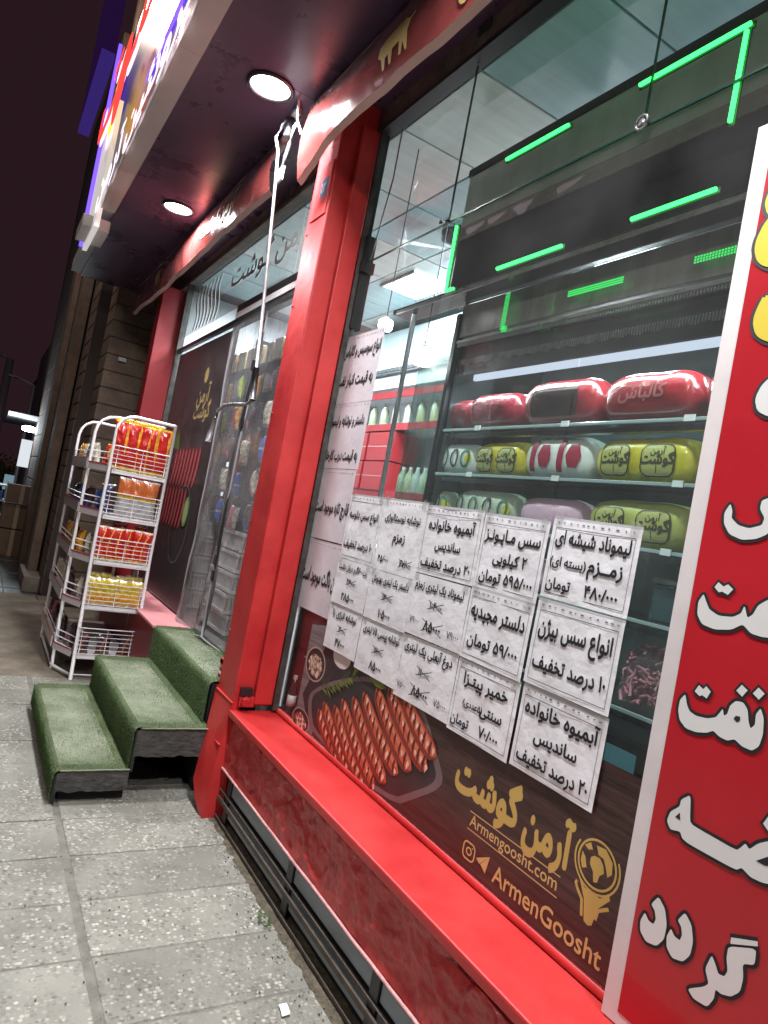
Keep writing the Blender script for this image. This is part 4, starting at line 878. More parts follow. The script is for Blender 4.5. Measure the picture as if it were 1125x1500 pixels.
q = MB().mat(mat('plate_print', (.62, .58, .55), .4)); blob(q, ell(-2.73, .985, .085, .05), V, 3); part('plate_picture', q, vp)
# tray
def smooth3(P):
    for _ in range(2): P = [(a[0]*w_+b[0]*(1-w_), a[1]*w_+b[1]*(1-w_)) for a, b in zip(P, P[1:]+P[:1]) for w_ in (.75, .25)]
    return P
tr = [(-2.985, .74), (-2.90, .80), (-2.74, .88), (-2.45, .985), (-2.15, 1.0), (-2.05, .975), (-1.90, .82), (-1.865, .78), (-1.89, .735), (-2.0, .66), (-2.14, .565), (-2.88, .577), (-2.96, .66)]
q = MB().mat(mat('tray_body', (.16, .12, .12), .3, noise_amt=.2, nscale=3)); tr = smooth3(tr); blob(q, tr, V, 6); q.mat(DARKP); cx = -2.44; cz = .76
blob(q, [(cx+(p[0]-cx)*.93, cz+(p[1]-cz)*.9) for p in tr], V, 7)
part('tray_picture', q, vp)
SS = [((-2.86, .70), (-2.52, .545)), ((-2.823, .746), (-2.459, .559)), ((-2.717, .765), (-2.375, .560)), ((-2.658, .813), (-2.278, .579)), ((-2.568, .850), (-2.205, .628)), ((-2.490, .893), (-2.137, .690)), ((-2.395, .940), (-2.058, .735)), ((-2.305, .974), (-1.965, .775)), ((-2.205, .995), (-1.93, .835))]
for k, (a, b_) in enumerate(SS):
    q = MB(); sausage2d(q, a, b_, .041, V, 8+k*6, -.016, SC, k); part('sausage_picture', q, vp)
rnd = random.Random(4); q = MB()
for k in range(26):
    bx, bz = -2.86+.012*k, .80+.0062*k; a = rnd.choice((1, -1))*rnd.uniform(.5, 1.1)+.45; l = rnd.uniform(.04, .075)
    q.mat(LEAF if k % 3 else LEAFD); stroke(q, [(bx, bz), (bx+l*math.cos(a)*.6, bz+l*math.sin(a)*.6), (bx+l*math.cos(a), bz+l*math.sin(a))], [.003, .010, .001], V, 75+k*.2)
for k in range(9):
    a = .2+k*.28; stroke(q, [(-2.40, .955), (-2.40+.05*math.cos(a), .955+.04*math.sin(a)), (-2.40+.09*math.cos(a), .955+.07*math.sin(a))], [.006, .022, .001], V, 82+k*.2)
part('herb_picture', q, vp)
# gold logo and lettering
q = MB().mat(GOLD); text(q, 'آرمن', V, -1.285, .778, .145, .055, align='r', layer=2, xs=.68, ring=8); text(q, 'گوشت', V, -1.495, .790, .145, .055, align='r', layer=2, xs=.78, ring=8)
part('gold_lettering', q, vp, 'gold Persian shop name')
q = MB().mat(mat('gold_pale', (.60, .42, .16), .5)); text(q, 'Armengoosht.com', V, -1.502, .706, .052, .010, maxw=.40, layer=2)
stroke(q, [(-1.705, .748), (-1.302, .747)], .0032, V, 2); stroke(q, [(-1.705, .693), (-1.302, .690)], .0032, V, 2); part('web_lettering', q, vp)
q = MB().mat(MATS['gold_pale']); text(q, 'ArmenGoosht', V, -1.556, .600, .076, .014, align='l', maxw=.425, layer=2); part('handle_lettering', q, vp)
q = MB().mat(MATS['gold_pale']); stroke(q, rrect(-1.707, -1.650, .603, .655, .016), .0055, V, 2, closed=True); stroke(q, ell(-1.678, .629, .012, .011, 14), .005, V, 2, closed=True); blob(q, ell(-1.663, .644, .003, .003, 8), V, 2); part('camera_icon', q, vp)
q = MB().mat(MATS['gold_pale']); q.poly([V(-1.640, .628, 2), V(-1.580, .660, 2), V(-1.622, .618, 2)]); q.poly([V(-1.580, .660, 2), V(-1.590, .603, 2), V(-1.617, .620, 2)]); part('plane_icon', q, vp)
q = MB().mat(GOLD)
gx, gz = -1.193, .838
stroke(q, ell(gx, gz, .062, .060, 32), .006, V, 2, closed=True); stroke(q, [(gx+.074*math.cos(t), gz+.072*math.sin(t)) for t in [math.radians(150+i*12) for i in range(21)]], .0055, V, 2)
blob(q, [(gx-.012, gz+.018), (gx+.006, gz+.02), (gx+.02, gz+.008), (gx+.026, gz-.010), (gx+.014, gz-.022), (gx+.010, gz-.042), (gx-.002, gz-.046), (gx-.008, gz-.022), (gx-.022, gz-.008), (gx-.022, gz+.010)], V, 2)
blob(q, [(gx-.01, gz+.046), (gx+.02, gz+.05), (gx+.046, gz+.028), (gx+.05, gz), (gx+.038, gz-.014), (gx+.03, gz+.004), (gx+.018, gz+.024), (gx, gz+.026)], V, 2)
blob(q, [(gx-.052, gz+.012), (gx-.04, gz+.002), (gx-.03, gz-.022), (gx-.044, gz-.03), (gx-.053, gz-.012)], V, 2); blob(q, [(gx-.048, gz+.03), (gx-.03, gz+.045), (gx-.02, gz+.03), (gx-.034, gz+.024)], V, 2)
q.poly([V(gx-.050, gz-.052, 1.5), V(gx-.025, gz-.073, 1.5), V(gx+.028, gz-.073, 1.5), V(gx+.052, gz-.05, 1.5), V(gx+.058, gz-.062, 1.5), V(gx+.028, gz-.098, 1.5), V(gx+.016, gz-.15, 1.5), V(gx+.004, gz-.156, 1.5), V(gx-.010, gz-.152, 1.5), V(gx-.022, gz-.098, 1.5)])
stroke(q, [(gx-.020, gz-.145), (gx-.028, gz-.105), (gx-.046, gz-.088), (gx-.056, gz-.075), (gx-.052, gz-.068)], .009, V, 2.4); stroke(q, [(gx+.024, gz-.13), (gx+.028, gz-.105), (gx+.046, gz-.092), (gx+.058, gz-.084)], .009, V, 2.4)
part('globe_logo', q, vp, 'gold globe held by a fork shape')
# ================================================================== RED BANNER AT THE RIGHT
bn = thing('red_banner', 'tall red banner with white outlined Persian letters and white border', 'banner', (-.7, 1.5, 1.6))
def BV(u, v, l): return (u, 1.4985-l*.0008+.0012*noise.noise((u*1.5, v*1.2, 0)), v)
BRED = mat('banner_red', (.42, .012, .02), .32, noise_amt=.14, nscale=1.5, bump=.08, bscale=6, coat=.3)
q = MB().mat(mat('banner_white', (.62, .58, .57), .45, noise_amt=.08, nscale=6)); q.smooth = True; q.grid(lambda u, v: BV(-1.078+u*.82, .545+v*2.21, 0), 20, 60); part('white_border', q, bn)
q = MB().mat(BRED); q.smooth = True; q.grid(lambda u, v: BV(-1.034+u*.732, .575+v*2.15, 1.6), 20, 60); part('red_field', q, bn)
WL = mat('banner_letter_white', (.66, .66, .64), .4); YL = mat('banner_letter_yellow', (.60, .48, .05), .4)
def bline(s_, xl, z_, sz, m_, xs=1.0, skew=0):
    pl = lambda u, v, l: BV(u, v+skew*(u-xl), l)
    q = MB().mat(INK); text(q, s_, pl, xl, z_, sz, .085, .085, align='l', layer=3, ring=10, xs=xs)
    q.mat(m_); text(q, s_, pl, xl, z_, sz, .050, .046, align='l', layer=5, ring=8, xs=xs); part('lettering', q, bn)
bline('انواع', -1.02, 2.47, .24, YL); bline('سوسیس', -.995, 2.25, .24, YL); bline('و همه', -.955, 2.0, .24, WL, .9)
# heavy brush-like letters printed on the banner, as outlines in banner coordinates (x, z)
BG = {
 'naft': [(-1.003,1.346),(-1.014,1.329),(-1.014,1.304),(-1.006,1.283),(-0.987,1.27),(-0.961,1.27),(-0.934,1.278),(-0.92,1.288),(-0.904,1.28),(-0.885,1.278),(-0.869,1.287),(-0.85,1.278),(-0.828,1.277),(-0.815,1.291),(-0.811,1.317),(-0.815,1.351),(-0.825,1.37),(-0.833,1.354),(-0.831,1.332),(-0.839,1.321),(-0.846,1.335),(-0.852,1.358),(-0.864,1.37),(-0.881,1.368),(-0.892,1.354),(-0.895,1.334),(-0.902,1.328),(-0.907,1.342),(-0.913,1.33),(-0.92,1.318),(-0.94,1.309),(-0.968,1.306),(-0.985,1.311),(-0.994,1.323)],
 'zeh': [(-0.946,1.131),(-0.967,1.111),(-0.968,1.094),(-0.988,1.074),(-0.993,1.05),(-0.981,1.035),(-0.956,1.042),(-0.948,1.03),(-0.932,1.026),(-0.818,1.026),(-0.807,1.037),(-0.786,1.028),(-0.76,1.03),(-0.726,1.043),(-0.696,1.068),(-0.682,1.1),(-0.692,1.13),(-0.722,1.135),(-0.755,1.121),(-0.783,1.1),(-0.798,1.08),(-0.808,1.088),(-0.816,1.075),(-0.824,1.065),(-0.928,1.069),(-0.937,1.075)],
 'dal2': [(-0.911,0.882),(-0.925,0.857),(-0.914,0.848),(-0.909,0.833),(-0.912,0.819),(-0.926,0.82),(-0.937,0.831),(-0.944,0.809),(-0.94,0.787),(-0.923,0.773),(-0.897,0.781),(-0.883,0.804),(-0.882,0.836),(-0.892,0.866)],
 'dal1': [(-0.98,0.879),(-0.995,0.853),(-0.983,0.844),(-0.977,0.828),(-0.981,0.814),(-0.995,0.815),(-1.007,0.827),(-1.015,0.803),(-1.011,0.781),(-0.992,0.767),(-0.964,0.774),(-0.949,0.799),(-0.948,0.831),(-0.959,0.862)],
 'bar': [(-0.804,0.892),(-0.751,0.916),(-0.749,0.907),(-0.803,0.879)],
 'gr': [(-0.806,0.872),(-0.751,0.901),(-0.749,0.869),(-0.772,0.857),(-0.766,0.83),(-0.768,0.802),(-0.784,0.781),(-0.804,0.773),(-0.817,0.774),(-0.817,0.754),(-0.828,0.729),(-0.86,0.725),(-0.876,0.736),(-0.843,0.762),(-0.833,0.775),(-0.846,0.799),(-0.837,0.834),(-0.826,0.821),(-0.817,0.807),(-0.804,0.81),(-0.799,0.824),(-0.806,0.848)],
 'mt': [(-1.002,1.586),(-1.012,1.565),(-1.009,1.535),(-0.993,1.515),(-0.959,1.51),(-0.92,1.518),(-0.896,1.536),(-0.874,1.52),(-0.846,1.518),(-0.792,1.528),(-0.776,1.564),(-0.796,1.598),(-0.829,1.608),(-0.85,1.6),(-0.869,1.584),(-0.877,1.562),(-0.888,1.552),(-0.899,1.578),(-0.904,1.559),(-0.921,1.547),(-0.956,1.543),(-0.981,1.553),(-0.992,1.569)],
 'sin': [(-0.975,1.805),(-0.986,1.782),(-0.983,1.757),(-0.965,1.733),(-0.932,1.723),(-0.899,1.729),(-0.876,1.742),(-0.868,1.767),(-0.845,1.749),(-0.807,1.753),(-0.808,1.8),(-0.827,1.823),(-0.851,1.781),(-0.874,1.82),(-0.889,1.823),(-0.902,1.816),(-0.903,1.797),(-0.889,1.778),(-0.892,1.761),(-0.92,1.751),(-0.947,1.756),(-0.966,1.771),(-0.967,1.788)],
 'hole1': [(-0.879,1.329),(-0.875,1.337),(-0.865,1.338),(-0.864,1.33),(-0.87,1.324)],
 'hole2': [(-0.974,1.068),(-0.964,1.082),(-0.96,1.066)],
 'hole3': [(-0.781,1.065),(-0.759,1.085),(-0.726,1.102),(-0.716,1.098),(-0.732,1.079),(-0.761,1.065)],
 'd1': [(-0.874,1.406),(-0.859,1.398),(-0.869,1.381),(-0.884,1.39)],
 'd2': [(-0.837,1.411),(-0.822,1.402),(-0.832,1.386),(-0.847,1.395)],
 'd3': [(-0.973,1.376),(-0.961,1.37),(-0.955,1.379),(-0.942,1.37),(-0.949,1.352),(-0.961,1.356),(-0.967,1.352),(-0.981,1.359)],
 'd4': [(-0.772,1.162),(-0.756,1.154),(-0.767,1.133),(-0.78,1.143)],
 'd5': [(-0.97,1.619),(-0.956,1.611),(-0.946,1.618),(-0.932,1.609),(-0.942,1.594),(-0.957,1.599),(-0.965,1.596),(-0.978,1.606)],
}
def smooth2(P, n=2):
    for _ in range(n):
        Q = []
        for k in range(len(P)):
            a, b = P[k], P[(k+1) % len(P)]; Q += [(a[0]*.86+b[0]*.14, a[1]*.86+b[1]*.14), (a[0]*.14+b[0]*.86, a[1]*.14+b[1]*.86)]
        P = Q
    return P
for names, hole in ((('sin',), None), (('mt', 'd5'), None), (('naft', 'd1', 'd2', 'd3'), 'hole1'), (('zeh', 'd4'), 'hole2'), (('dal1',), None), (('dal2',), None), (('gr', 'bar'), None)):
    q = MB()
    for nm in names:
        P = smooth2(BG[nm], 2) if len(BG[nm]) > 8 else BG[nm]; q.mat(INK); blob(q, P, BV, 3); stroke(q, P, .0145, BV, 3.6, closed=True)
        q.mat(WL); blob(q, P, BV, 4.4)
    if hole: q.mat(INK); blob(q, BG[hole], BV, 5)
    if hole == 'hole2': blob(q, BG['hole3'], BV, 5)
    part('lettering', q, bn)
bline('می', -.70, .62, .22, WL)

# ================================================================== GREEN LED OUTLINE INSIDE THE WINDOW
led = thing('green_led_outline', 'glowing green LED strip rectangle hung inside the top of the window', 'LED light', (-1.9, 1.6, 2.9))
GR = emis('led_green', (.03, 1, .10), 5); KL = 1.6/1.45
def H(x, z): return x*KL, 1.6+(z-1.6)*KL
def tube_led(p, r_, nm='led_tube'):
    q = MB().mat(GR); q.smooth = True; q.tube(p, .0065, 8); o = part(nm, q, led)
    bk = MB().mat(BLACK); 
    (x0, y0, z0), (x1, y1, z1) = p[0], p[-1]
    bk.box(min(x0, x1)-.008, max(x0, x1)+.008, y0+.008, y0+.014, min(z0, z1)-.009, max(z0, z1)+.009); part('led_backing', bk, led)
for a, b_ in (((-2.055, 3.02), (-1.742, 3.02)), ((-1.457, 3.02), (-1.117, 3.02)), ((-1.125, 3.005), (-1.127, 2.768)), ((-2.309, 2.841), (-2.303, 2.576)), ((-2.303, 2.572), (-2.25, 2.572)), ((-1.988, 2.59), (-1.669, 2.59)), ((-1.395, 2.595), (-1.132, 2.595))):
    A_, B2 = H(*a), H(*b_); tube_led([(A_[0], 1.60, A_[1]), (B2[0], 1.60, B2[1])], 0)

# ================================================================== REFRIGERATED CABINET
cb = thing('display_fridge', 'tall dark display fridge with glass shelves behind the window', 'display fridge', (-1.6, 2.2, .56))
CX0, CX1 = -2.84, .6
DK = mat('fridge_dark', (.018, .02, .022), .22, coat=.3); DKM = mat('fridge_mesh', (.012, .014, .014), .8, bump=.6, bscale=300)
BRN = mat('fridge_trim_brown', (.38, .32, .30), .5, noise_amt=.2, nscale=12)
mb = MB().mat(mat('fridge_liner', (.22, .25, .27), .35, noise_amt=.15, nscale=6)); mb.box(CX0+.02, CX1, 2.48, 2.52, .6, 2.75); part('rear_liner', mb, cb)
for xx in (CX0, CX1): q = MB().mat(DK).box(xx, xx+.03, 1.92, 2.55, .56, 3.25); part('side_panel', q, cb)
q = MB().mat(BLACK).bbox(CX0-.02, CX0+.012, 1.895, 1.92, .56, 2.72, .003); part('corner_post', q, cb)
q = MB().mat(DKM).bbox(CX0-.14, CX1, 1.90, 1.93, 2.83, 3.13, .003); part('canopy_panel', q, cb)
q = MB().mat(BRN).box(CX0-.14, CX1, 1.898, 1.925, 3.132, 3.20); part('canopy_trim', q, cb)
q = MB().mat(mat('canopy_front_pale', (.62, .70, .64), .2, noise_amt=.12, nscale=2, stretch=(4, 1, 1), coat=.4)).box(CX0-.14, CX1, 1.900, 1.925, 3.203, 3.47); part('canopy_upper_panel', q, cb)
q = MB().mat(mat('canopy_edge', (.02, .03, .03), .3)).box(CX0-.15, CX1, 1.893, 1.93, 3.472, 3.51); part('canopy_edge', q, cb)
q = MB().mat(DK).bbox(-3.36, CX1, 1.80, 1.93, 2.775, 2.80, .004); part('canopy_shelf', q, cb)
q = MB().mat(ALU).bbox(-3.30, CX1, 1.792, 1.799, 2.765, 2.785, .002); part('canopy_shelf_trim', q, cb)
q = MB().mat(mat('grille_panel', (.20, .20, .18), .3, noise_amt=.3, nscale=3, stretch=(5, 1, 1), coat=.4)).bbox(CX0, CX1, 1.91, 1.94, 2.60, 2.765, .003); part('header_panel', q, cb)
q = MB().mat(ALU).box(CX0, CX1, 1.90, 1.91, 2.565, 2.58); part('header_trim', q, cb)
q = MB().mat(ALU)
for i in range(260):
    xx = CX0+.03+i*.0125; q.box(xx, xx+.005, 1.898, 1.906, 2.545, 2.56); q.box(xx, xx+.004, 1.93, 1.95, 2.46+.004*math.sin(i), 2.49)
part('air_grille', q, cb, stuff=True)
q = MB().mat(DK).box(CX0, CX1, 1.935, 2.02, 2.41, 2.59); part('evaporator_cover', q, cb)
q = MB().mat(emis('fridge_tube_light', (.78, .80, 1), .85)).bbox(CX0+.20, CX1, 1.905, 1.925, 2.362, 2.392, .004); part('fridge_tube', q, cb)
SHF = mat('shelf_edge_lit', (.34, .40, .42), .2, coat=.5)
SHL = [2.13, 1.913, 1.69, 1.455, 1.16, .92]
for z_ in SHL:
    q = MB().mat(sheet_glass('shelf_glass_%d' % int(z_*100), (.8, .92, .9), .8)).box(CX0+.03, CX1, 1.92, 2.44, z_-.012, z_-.004); part('glass_shelf', q, cb)
    q = MB().mat(SHF).bbox(CX0+.03, CX1, 1.905, 1.918, z_-.010, z_+.003, .002); part('shelf_edge', q, cb)
    q = MB().mat(DK).box(CX0+.03, CX1, 1.93, 1.96, z_-.035, z_-.014); part('shelf_bracket', q, cb)
    if z_ > 1.6:
        for k in range(4): q = MB().mat(WHITE).box(-2.55+k*.55, -2.51+k*.55, 1.900, 1.9035, z_-.012, z_+.010); part('price_tag', q, cb)
q = MB().mat(BLACK).box(CX0, CX1, 1.90, 2.5, .56, .90); part('plinth', q, cb)
q = MB().mat(mat('fridge_sticker_blue', (.12, .30, .36), .4)).box(-1.52, -1.40, 1.896, 1.899, .93, 1.04); part('front_sticker', q, cb)
pane(CX0+.03, -1.95, 1.0, 2.56, 1.885, GLASS, 'front_glass', cb); pane(-1.94, CX1, 1.0, 2.56, 1.885, GLASS, 'front_glass', cb)
q = MB().mat(sheet_glass('side_film', (.62, .72, .70), .6, milky=.15, milkcol=(.35, .4, .38))).box(-3.14, CX0-.02, 1.90, 1.905, 1.0, 2.62); part('side_glass', q, cb)
q = MB().mat(STEEL); q.smooth = True; q.tube([(-3.22, 1.86, .6), (-3.22, 1.86, 2.77)], .014, 8); part('support_tube', q, cb)
# glowing dots on the header stand in for reflections of the window LEDs
l2 = thing('fridge_led_reflection', 'green dots imitating LED reflections on the fridge header under the black panel', 'LED light', (-1.9, 1.89, 2.6))
GD = emis('led_reflection_green', (.03, .75, .12), 1.1)
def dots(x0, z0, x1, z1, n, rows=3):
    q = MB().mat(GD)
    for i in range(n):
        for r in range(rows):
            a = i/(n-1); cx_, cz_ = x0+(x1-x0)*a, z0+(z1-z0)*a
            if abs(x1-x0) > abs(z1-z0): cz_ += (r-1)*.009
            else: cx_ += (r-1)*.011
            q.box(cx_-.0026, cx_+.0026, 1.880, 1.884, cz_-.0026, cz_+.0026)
    part('reflection_dots', q, l2)
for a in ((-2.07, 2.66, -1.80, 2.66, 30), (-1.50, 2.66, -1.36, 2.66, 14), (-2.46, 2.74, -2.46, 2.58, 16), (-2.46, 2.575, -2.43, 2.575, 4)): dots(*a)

# loaves
def loaf_mesh(L_, r, m_, seed):
    q = MB().mat(m_); q.smooth = True; nu, nv = 22, 26
    b = len(q.v)
    for i in range(nu+1):
        a = 2*i/nu-1; s_ = (1-abs(a)**5.5)**(1/2.6) if abs(a) < 1 else 0
        for j in range(nv):
            t = 2*math.pi*j/nv; c, d = math.cos(t), math.sin(t)
            e = (abs(c)**2.6+abs(d)**2.6)**(-1/2.6)
            rr = r*s_*e*(1+.035*noise.noise((a*3+seed, c*2, d*2))+.05*abs(a)**4*noise.noise((seed, c*9, d*9)))
            q.v.append((a*L_/2, rr*c*.95, rr*d))
    for i in range(nu):
        for j in range(nv): q.face((b+i*nv+j, b+i*nv+(j+1) % nv, b+(i+1)*nv+(j+1) % nv, b+(i+1)*nv+j))
    return q
def LF(L_, r):
    def f(u, v, l):
        s_ = max(.05, 1-abs(2*u/L_)**5.5)**(1/2.6); R_ = r*s_; k = min(.97, abs(v)/R_)
        return (u, -.95*R_*(1-k**2.6)**(1/2.6)-.0060-l*.0006, v)
    return f
def patch(q, x0, x1, v0, v1, pl, l, tap=0):
    q.grid(lambda u, v: pl(x0+(x1-x0)*(.5+(u-.5)*(1-tap*abs(2*v-1))), v0+(v1-v0)*v, l), 12, 10)
LC = {'wine red': mat('loaf_wine', (.20, .012, .022), .22, noise_amt=.3, nscale=9, bump=.55, bscale=16, coat=.7), 'bright red': mat('loaf_red', (.24, .012, .018), .2, noise_amt=.2, nscale=6, bump=.55, bscale=16, coat=.8), 'yellow': mat('loaf_yellow', (.66, .52, .04), .28, noise_amt=.22, nscale=12, bump=.35, bscale=18, coat=.6), 'white': mat('loaf_white', (.8, .78, .76), .28, noise_amt=.08, coat=.6), 'white and green': mat('loaf_whitegreen', (.50, .52, .42), .3, noise_amt=.2, nscale=8, coat=.6), 'lilac': mat('loaf_lilac', (.72, .42, .55), .4, noise_amt=.1, bump=.5, bscale=14, coat=.3), 'dark purple': mat('loaf_purple', (.06, .02, .06), .3, noise_amt=.3, coat=.6), 'olive': mat('loaf_olive', (.48, .46, .12), .35, noise_amt=.2, coat=.6)}
INKG = mat('loaf_ink', (.06, .055, .03), .4); INKR = mat('loaf_ink_red', (.36, .02, .05), .4)
def loaf(cx, z_, L_, r, colr, deco, rowname, pos, yy=2.02):
    t = thing('sausage_loaf', '%s sausage loaf, %s from the left on the %s fridge shelf' % (colr, pos, rowname), 'sausage', (0, 0, 0), 'wrapped sausage loaves in the display fridge')
    part('casing', loaf_mesh(L_, r, LC[colr], cx), t)
    pl = LF(L_, r); q = MB()
    if deco == 'window': q.mat(mat('meat_window', (.03, .012, .012), .25, coat=.8)); patch(q, -L_*.30, L_*.31, -r*.55, r*.55, pl, 1, .08)
    elif deco == 'oval':
        for k in (-1, 1):
            q.mat(mat('loaf_badge', (.50, .46, .16), .35, coat=.5)); patch(q, k*L_*.21-L_*.145, k*L_*.21+L_*.145, -r*.6, r*.6, pl, 0, .12); q.mat(INKG); stroke(q, rrect(k*L_*.21-L_*.15, k*L_*.21+L_*.15, -r*.62, r*.62, .03, 5), .005, pl, 1, closed=True)
            text(q, 'گوشت', pl, k*L_*.21, -r*.12, r*.55, .05, layer=2); text(q, 'آرمن', pl, k*L_*.21, r*.25, r*.35, .03, layer=2)
            stroke(q, [(k*L_*.21, -r*.5), (k*L_*.21, -r*.2)], .004, pl, 2)
    elif deco == 'hex':
        for k in (-1, 1):
            q.mat(INKR); patch(q, k*L_*.2+.0, k*L_*.2+.075, -r*.5, r*.5, pl, 1, .45); patch(q, k*L_*.2-.045, k*L_*.2-.015, -r*.7, r*.72, pl, 1)
    elif deco == 'script':
        q.mat(LC['wine red'] if colr != 'bright red' else mat('faded_pink', (.34, .08, .09), .4)); text(q, 'کالباس', pl, 0, -r*.2, r*.7, .04, layer=1)
    elif deco == 'spots':
        for k in range(4): q.mat(mat('loaf_green', (.04, .14, .06), .4) if k % 2 else INK); stroke(q, ell(-L_*.33+k*L_*.22, 0, .025, r*.5, 12), .012, pl, 1, closed=True)
        q.mat(LC['yellow']); blob(q, ell(L_*.38, 0, .02, r*.3, 8), pl, 1)
    if q.f: part('label_print', q, t)
    q = MB().mat(ALU); q.smooth = True; q.lathe([(.004, -.012), (.009, 0), (.004, .012)], (L_/2+.002, 0, 0), 8, 'x'); part('clip', q, t)
    t.location = (cx, yy, z_+r); t.rotation_euler = (random.uniform(-.12, .12), 0, random.uniform(-.02, .02)); return t
YL_ = 2.04; kk = 2.0/1.9
R1 = [(-2.80, .28, .085, 'wine red', 'script'), (-2.52, .37, .092, 'wine red', 'script'), (-2.09, .44, .104, 'bright red', 'window'), (-1.66, .41, .098, 'bright red', 'script'), (-1.25, .37, .10, 'wine red', 'script'), (-.85, .4, .09, 'bright red', ''), (-.42, .4, .09, 'wine red', '')]
R2 = [(-2.76, .36, .082, 'white', 'spots'), (-2.41, .36, .085, 'yellow', 'oval'), (-2.05, .39, .092, 'white', 'hex'), (-1.64, .44, .088, 'yellow', 'oval'), (-1.21, .38, .090, 'dark purple', 'script'), (-.81, .4, .088, 'yellow', 'oval'), (-.40, .4, .088, 'white', 'hex')]
R3 = [(-2.83, .22, .075, 'white and green', 'spots'), (-2.46, .46, .082, 'white and green', 'spots'), (-2.04, .38, .078, 'lilac', ''), (-1.62, .44, .086, 'olive', 'oval'), (-1.22, .34, .088, 'wine red', ''), (-.84, .4, .08, 'lilac', '')]
for rows, z_, nm in ((R1, SHL[0], 'upper'), (R2, SHL[1], 'second'), (R3, SHL[2], 'third')):
    for i, (cx, L_, r, c_, d_) in enumerate(rows): loaf(cx, z_, L_, r, c_, d_, nm, ORD[i])
# lower shelves
for i in range(2):
    loaf(-2.6+i*.42, SHL[3], .38, .07, ('olive', 'lilac', 'white', 'yellow', 'olive')[i], '', 'fourth', ORD[i])
t = thing('bag_of_pasta', 'clear bag of pink spiral pasta on a lower shelf beside the red banner', 'food bag', (-1.44, 2.03, SHL[4]))
q = MB().mat(mat('pink_food', (.66, .22, .28), .5, noise_amt=.3, nscale=30, coat=.4)); q.smooth = True
for k in range(170):
    a = random.uniform(0, 6.28); cx, cz = -1.44+random.uniform(-.11, .11), SHL[4]+.02+abs(random.gauss(.07, .05)); l = .022
    q.tube([(cx-l*math.cos(a), 1.97+random.uniform(-.02, .08), cz-l*math.sin(a)), (cx, 1.96+random.uniform(-.01, .03), cz+.006), (cx+l*math.cos(a), 1.97+random.uniform(-.02, .03), cz+l*math.sin(a))], .0065, 5)
part('food_pieces', q, t, stuff=True)
q = MB().mat(BAGFILM); q.smooth = True; q.grid(lambda u, v: (-1.44+(u-.5)*(.27-.14*v), 1.945-.02*math.sin(math.pi*u)+.03*v, SHL[4]+v*.30), 10, 12); part('clear_wrap', q, t)
t = thing('glass_jar', 'dark glass jar on the shelf above the pink pasta bag', 'jar', (-1.3, 2.05, SHL[3]))
q = MB().mat(mat('jar_teal', (.03, .06, .07), .1, coat=.8)).bbox(-1.50, -1.38, 1.96, 2.08, SHL[3], SHL[3]+.13, .012); part('jar_body', q, t)
q = MB().mat(ALU).bbox(-1.505, -1.375, 1.955, 2.085, SHL[3]+.13, SHL[3]+.15, .006); part('lid', q, t)

# ================================================================== REST OF THE ROOM
RB = mat('red_box', (.34, .012, .02), .4, noise_amt=.1); 
for k, (x0, x1, z0, z1, lab) in enumerate(((-3.5, -3.11, .56, .88, 'lower red drinks crate inside the window corner'), (-3.5, -3.11, .885, 1.20, 'upper red drinks crate inside the window corner'))):
    t = thing('drinks_crate', lab, 'crate', ((x0+x1)/2, 1.75, z0), 'red crates inside the window corner')
    q = MB().mat(mat('crate_red_dark', (.24, .01, .015), .35, coat=.3)).bbox(x0, x1, 1.60, 1.95, z0, z1-.004, .008); part('crate_body', q, t)
    q = MB().mat(WHITE)
    for xx in (x0+.05, x1-.12): q.box(xx, xx+.07, 1.5985, 1.5995, z1-.02, z1-.012)
    part('crate_tape', q, t)
bt = thing('drink_bottle', 'small drink bottle with white label standing in the window corner', 'bottle', (-3.22, 1.575, .56))
q = MB().mat(mat('bottle_dark', (.05, .02, .03), .08, coat=1)); q.smooth = True; q.lathe([(.022, 0), (.024, .01), (.024, .11), (.010, .15), (.009, .185)], (-3.235, 1.572, .56), 14); part('bottle_body', q, bt)
q = MB().mat(WHITE); q.smooth = True; q.lathe([(.0246, .045), (.0246, .10)], (-3.235, 1.572, .56), 14); part('bottle_label', q, bt)
q = MB().mat(mat('bottle_cap_pale', (.6, .55, .55), .4)); q.lathe([(.011, .18), (.011, .20)], (-3.235, 1.572, .56), 10); part('cap', q, bt)
# shelving at the back with red boxes, bottles, white cabinet
sh = thing('back_shelving', 'white wall shelving with red shelf edges deep inside the shop', 'shelving', (-5.5, 3.7, .56))
for z_ in (.9, 1.4, 1.95, 2.64):
    q = MB().mat(WHITE).box(-7.4, -3.9, 3.5, 3.95, z_-.03, z_); part('shelf_board', q, sh)
    q = MB().mat(RB).box(-7.4, -3.9, 3.485, 3.498, z_-.05, z_+.02); part('shelf_edge', q, sh)
q = MB().mat(WHITE).box(-7.4, -3.9, 3.96, 4.0, .56, 3.1); part('back_board', q, sh)
q = MB().mat(RB).box(-7.4, -3.9, 3.47, 3.49, 2.93, 3.0); part('top_edge', q, sh)
q = MB().mat(mat('awning_white', (.66, .70, .76), .4)).bbox(-7.4, -3.9, 3.44, 3.96, 3.02, 3.16, .01); part('top_cover', q, sh)
ac = thing('wall_cabinet', 'long pale wall cabinet with dark louvre above the back shelving', 'cabinet', (-5.5, 3.8, 3.2))
q = MB().mat(mat('cabinet_pale', (.60, .72, .78), .3)).bbox(-7.3, -4.2, 3.40, 3.9, 3.22, 3.62, .01); part('cabinet_body', q, ac)
q = MB().mat(GREYINK)
for k in range(40): q.box(-7.28+k*.075, -7.22+k*.075, 3.392, 3.4, 3.185, 3.21)
q.box(-7.3, -4.2, 3.398, 3.42, 3.165, 3.18); part('louvre', q, ac, stuff=True)
bxm = None
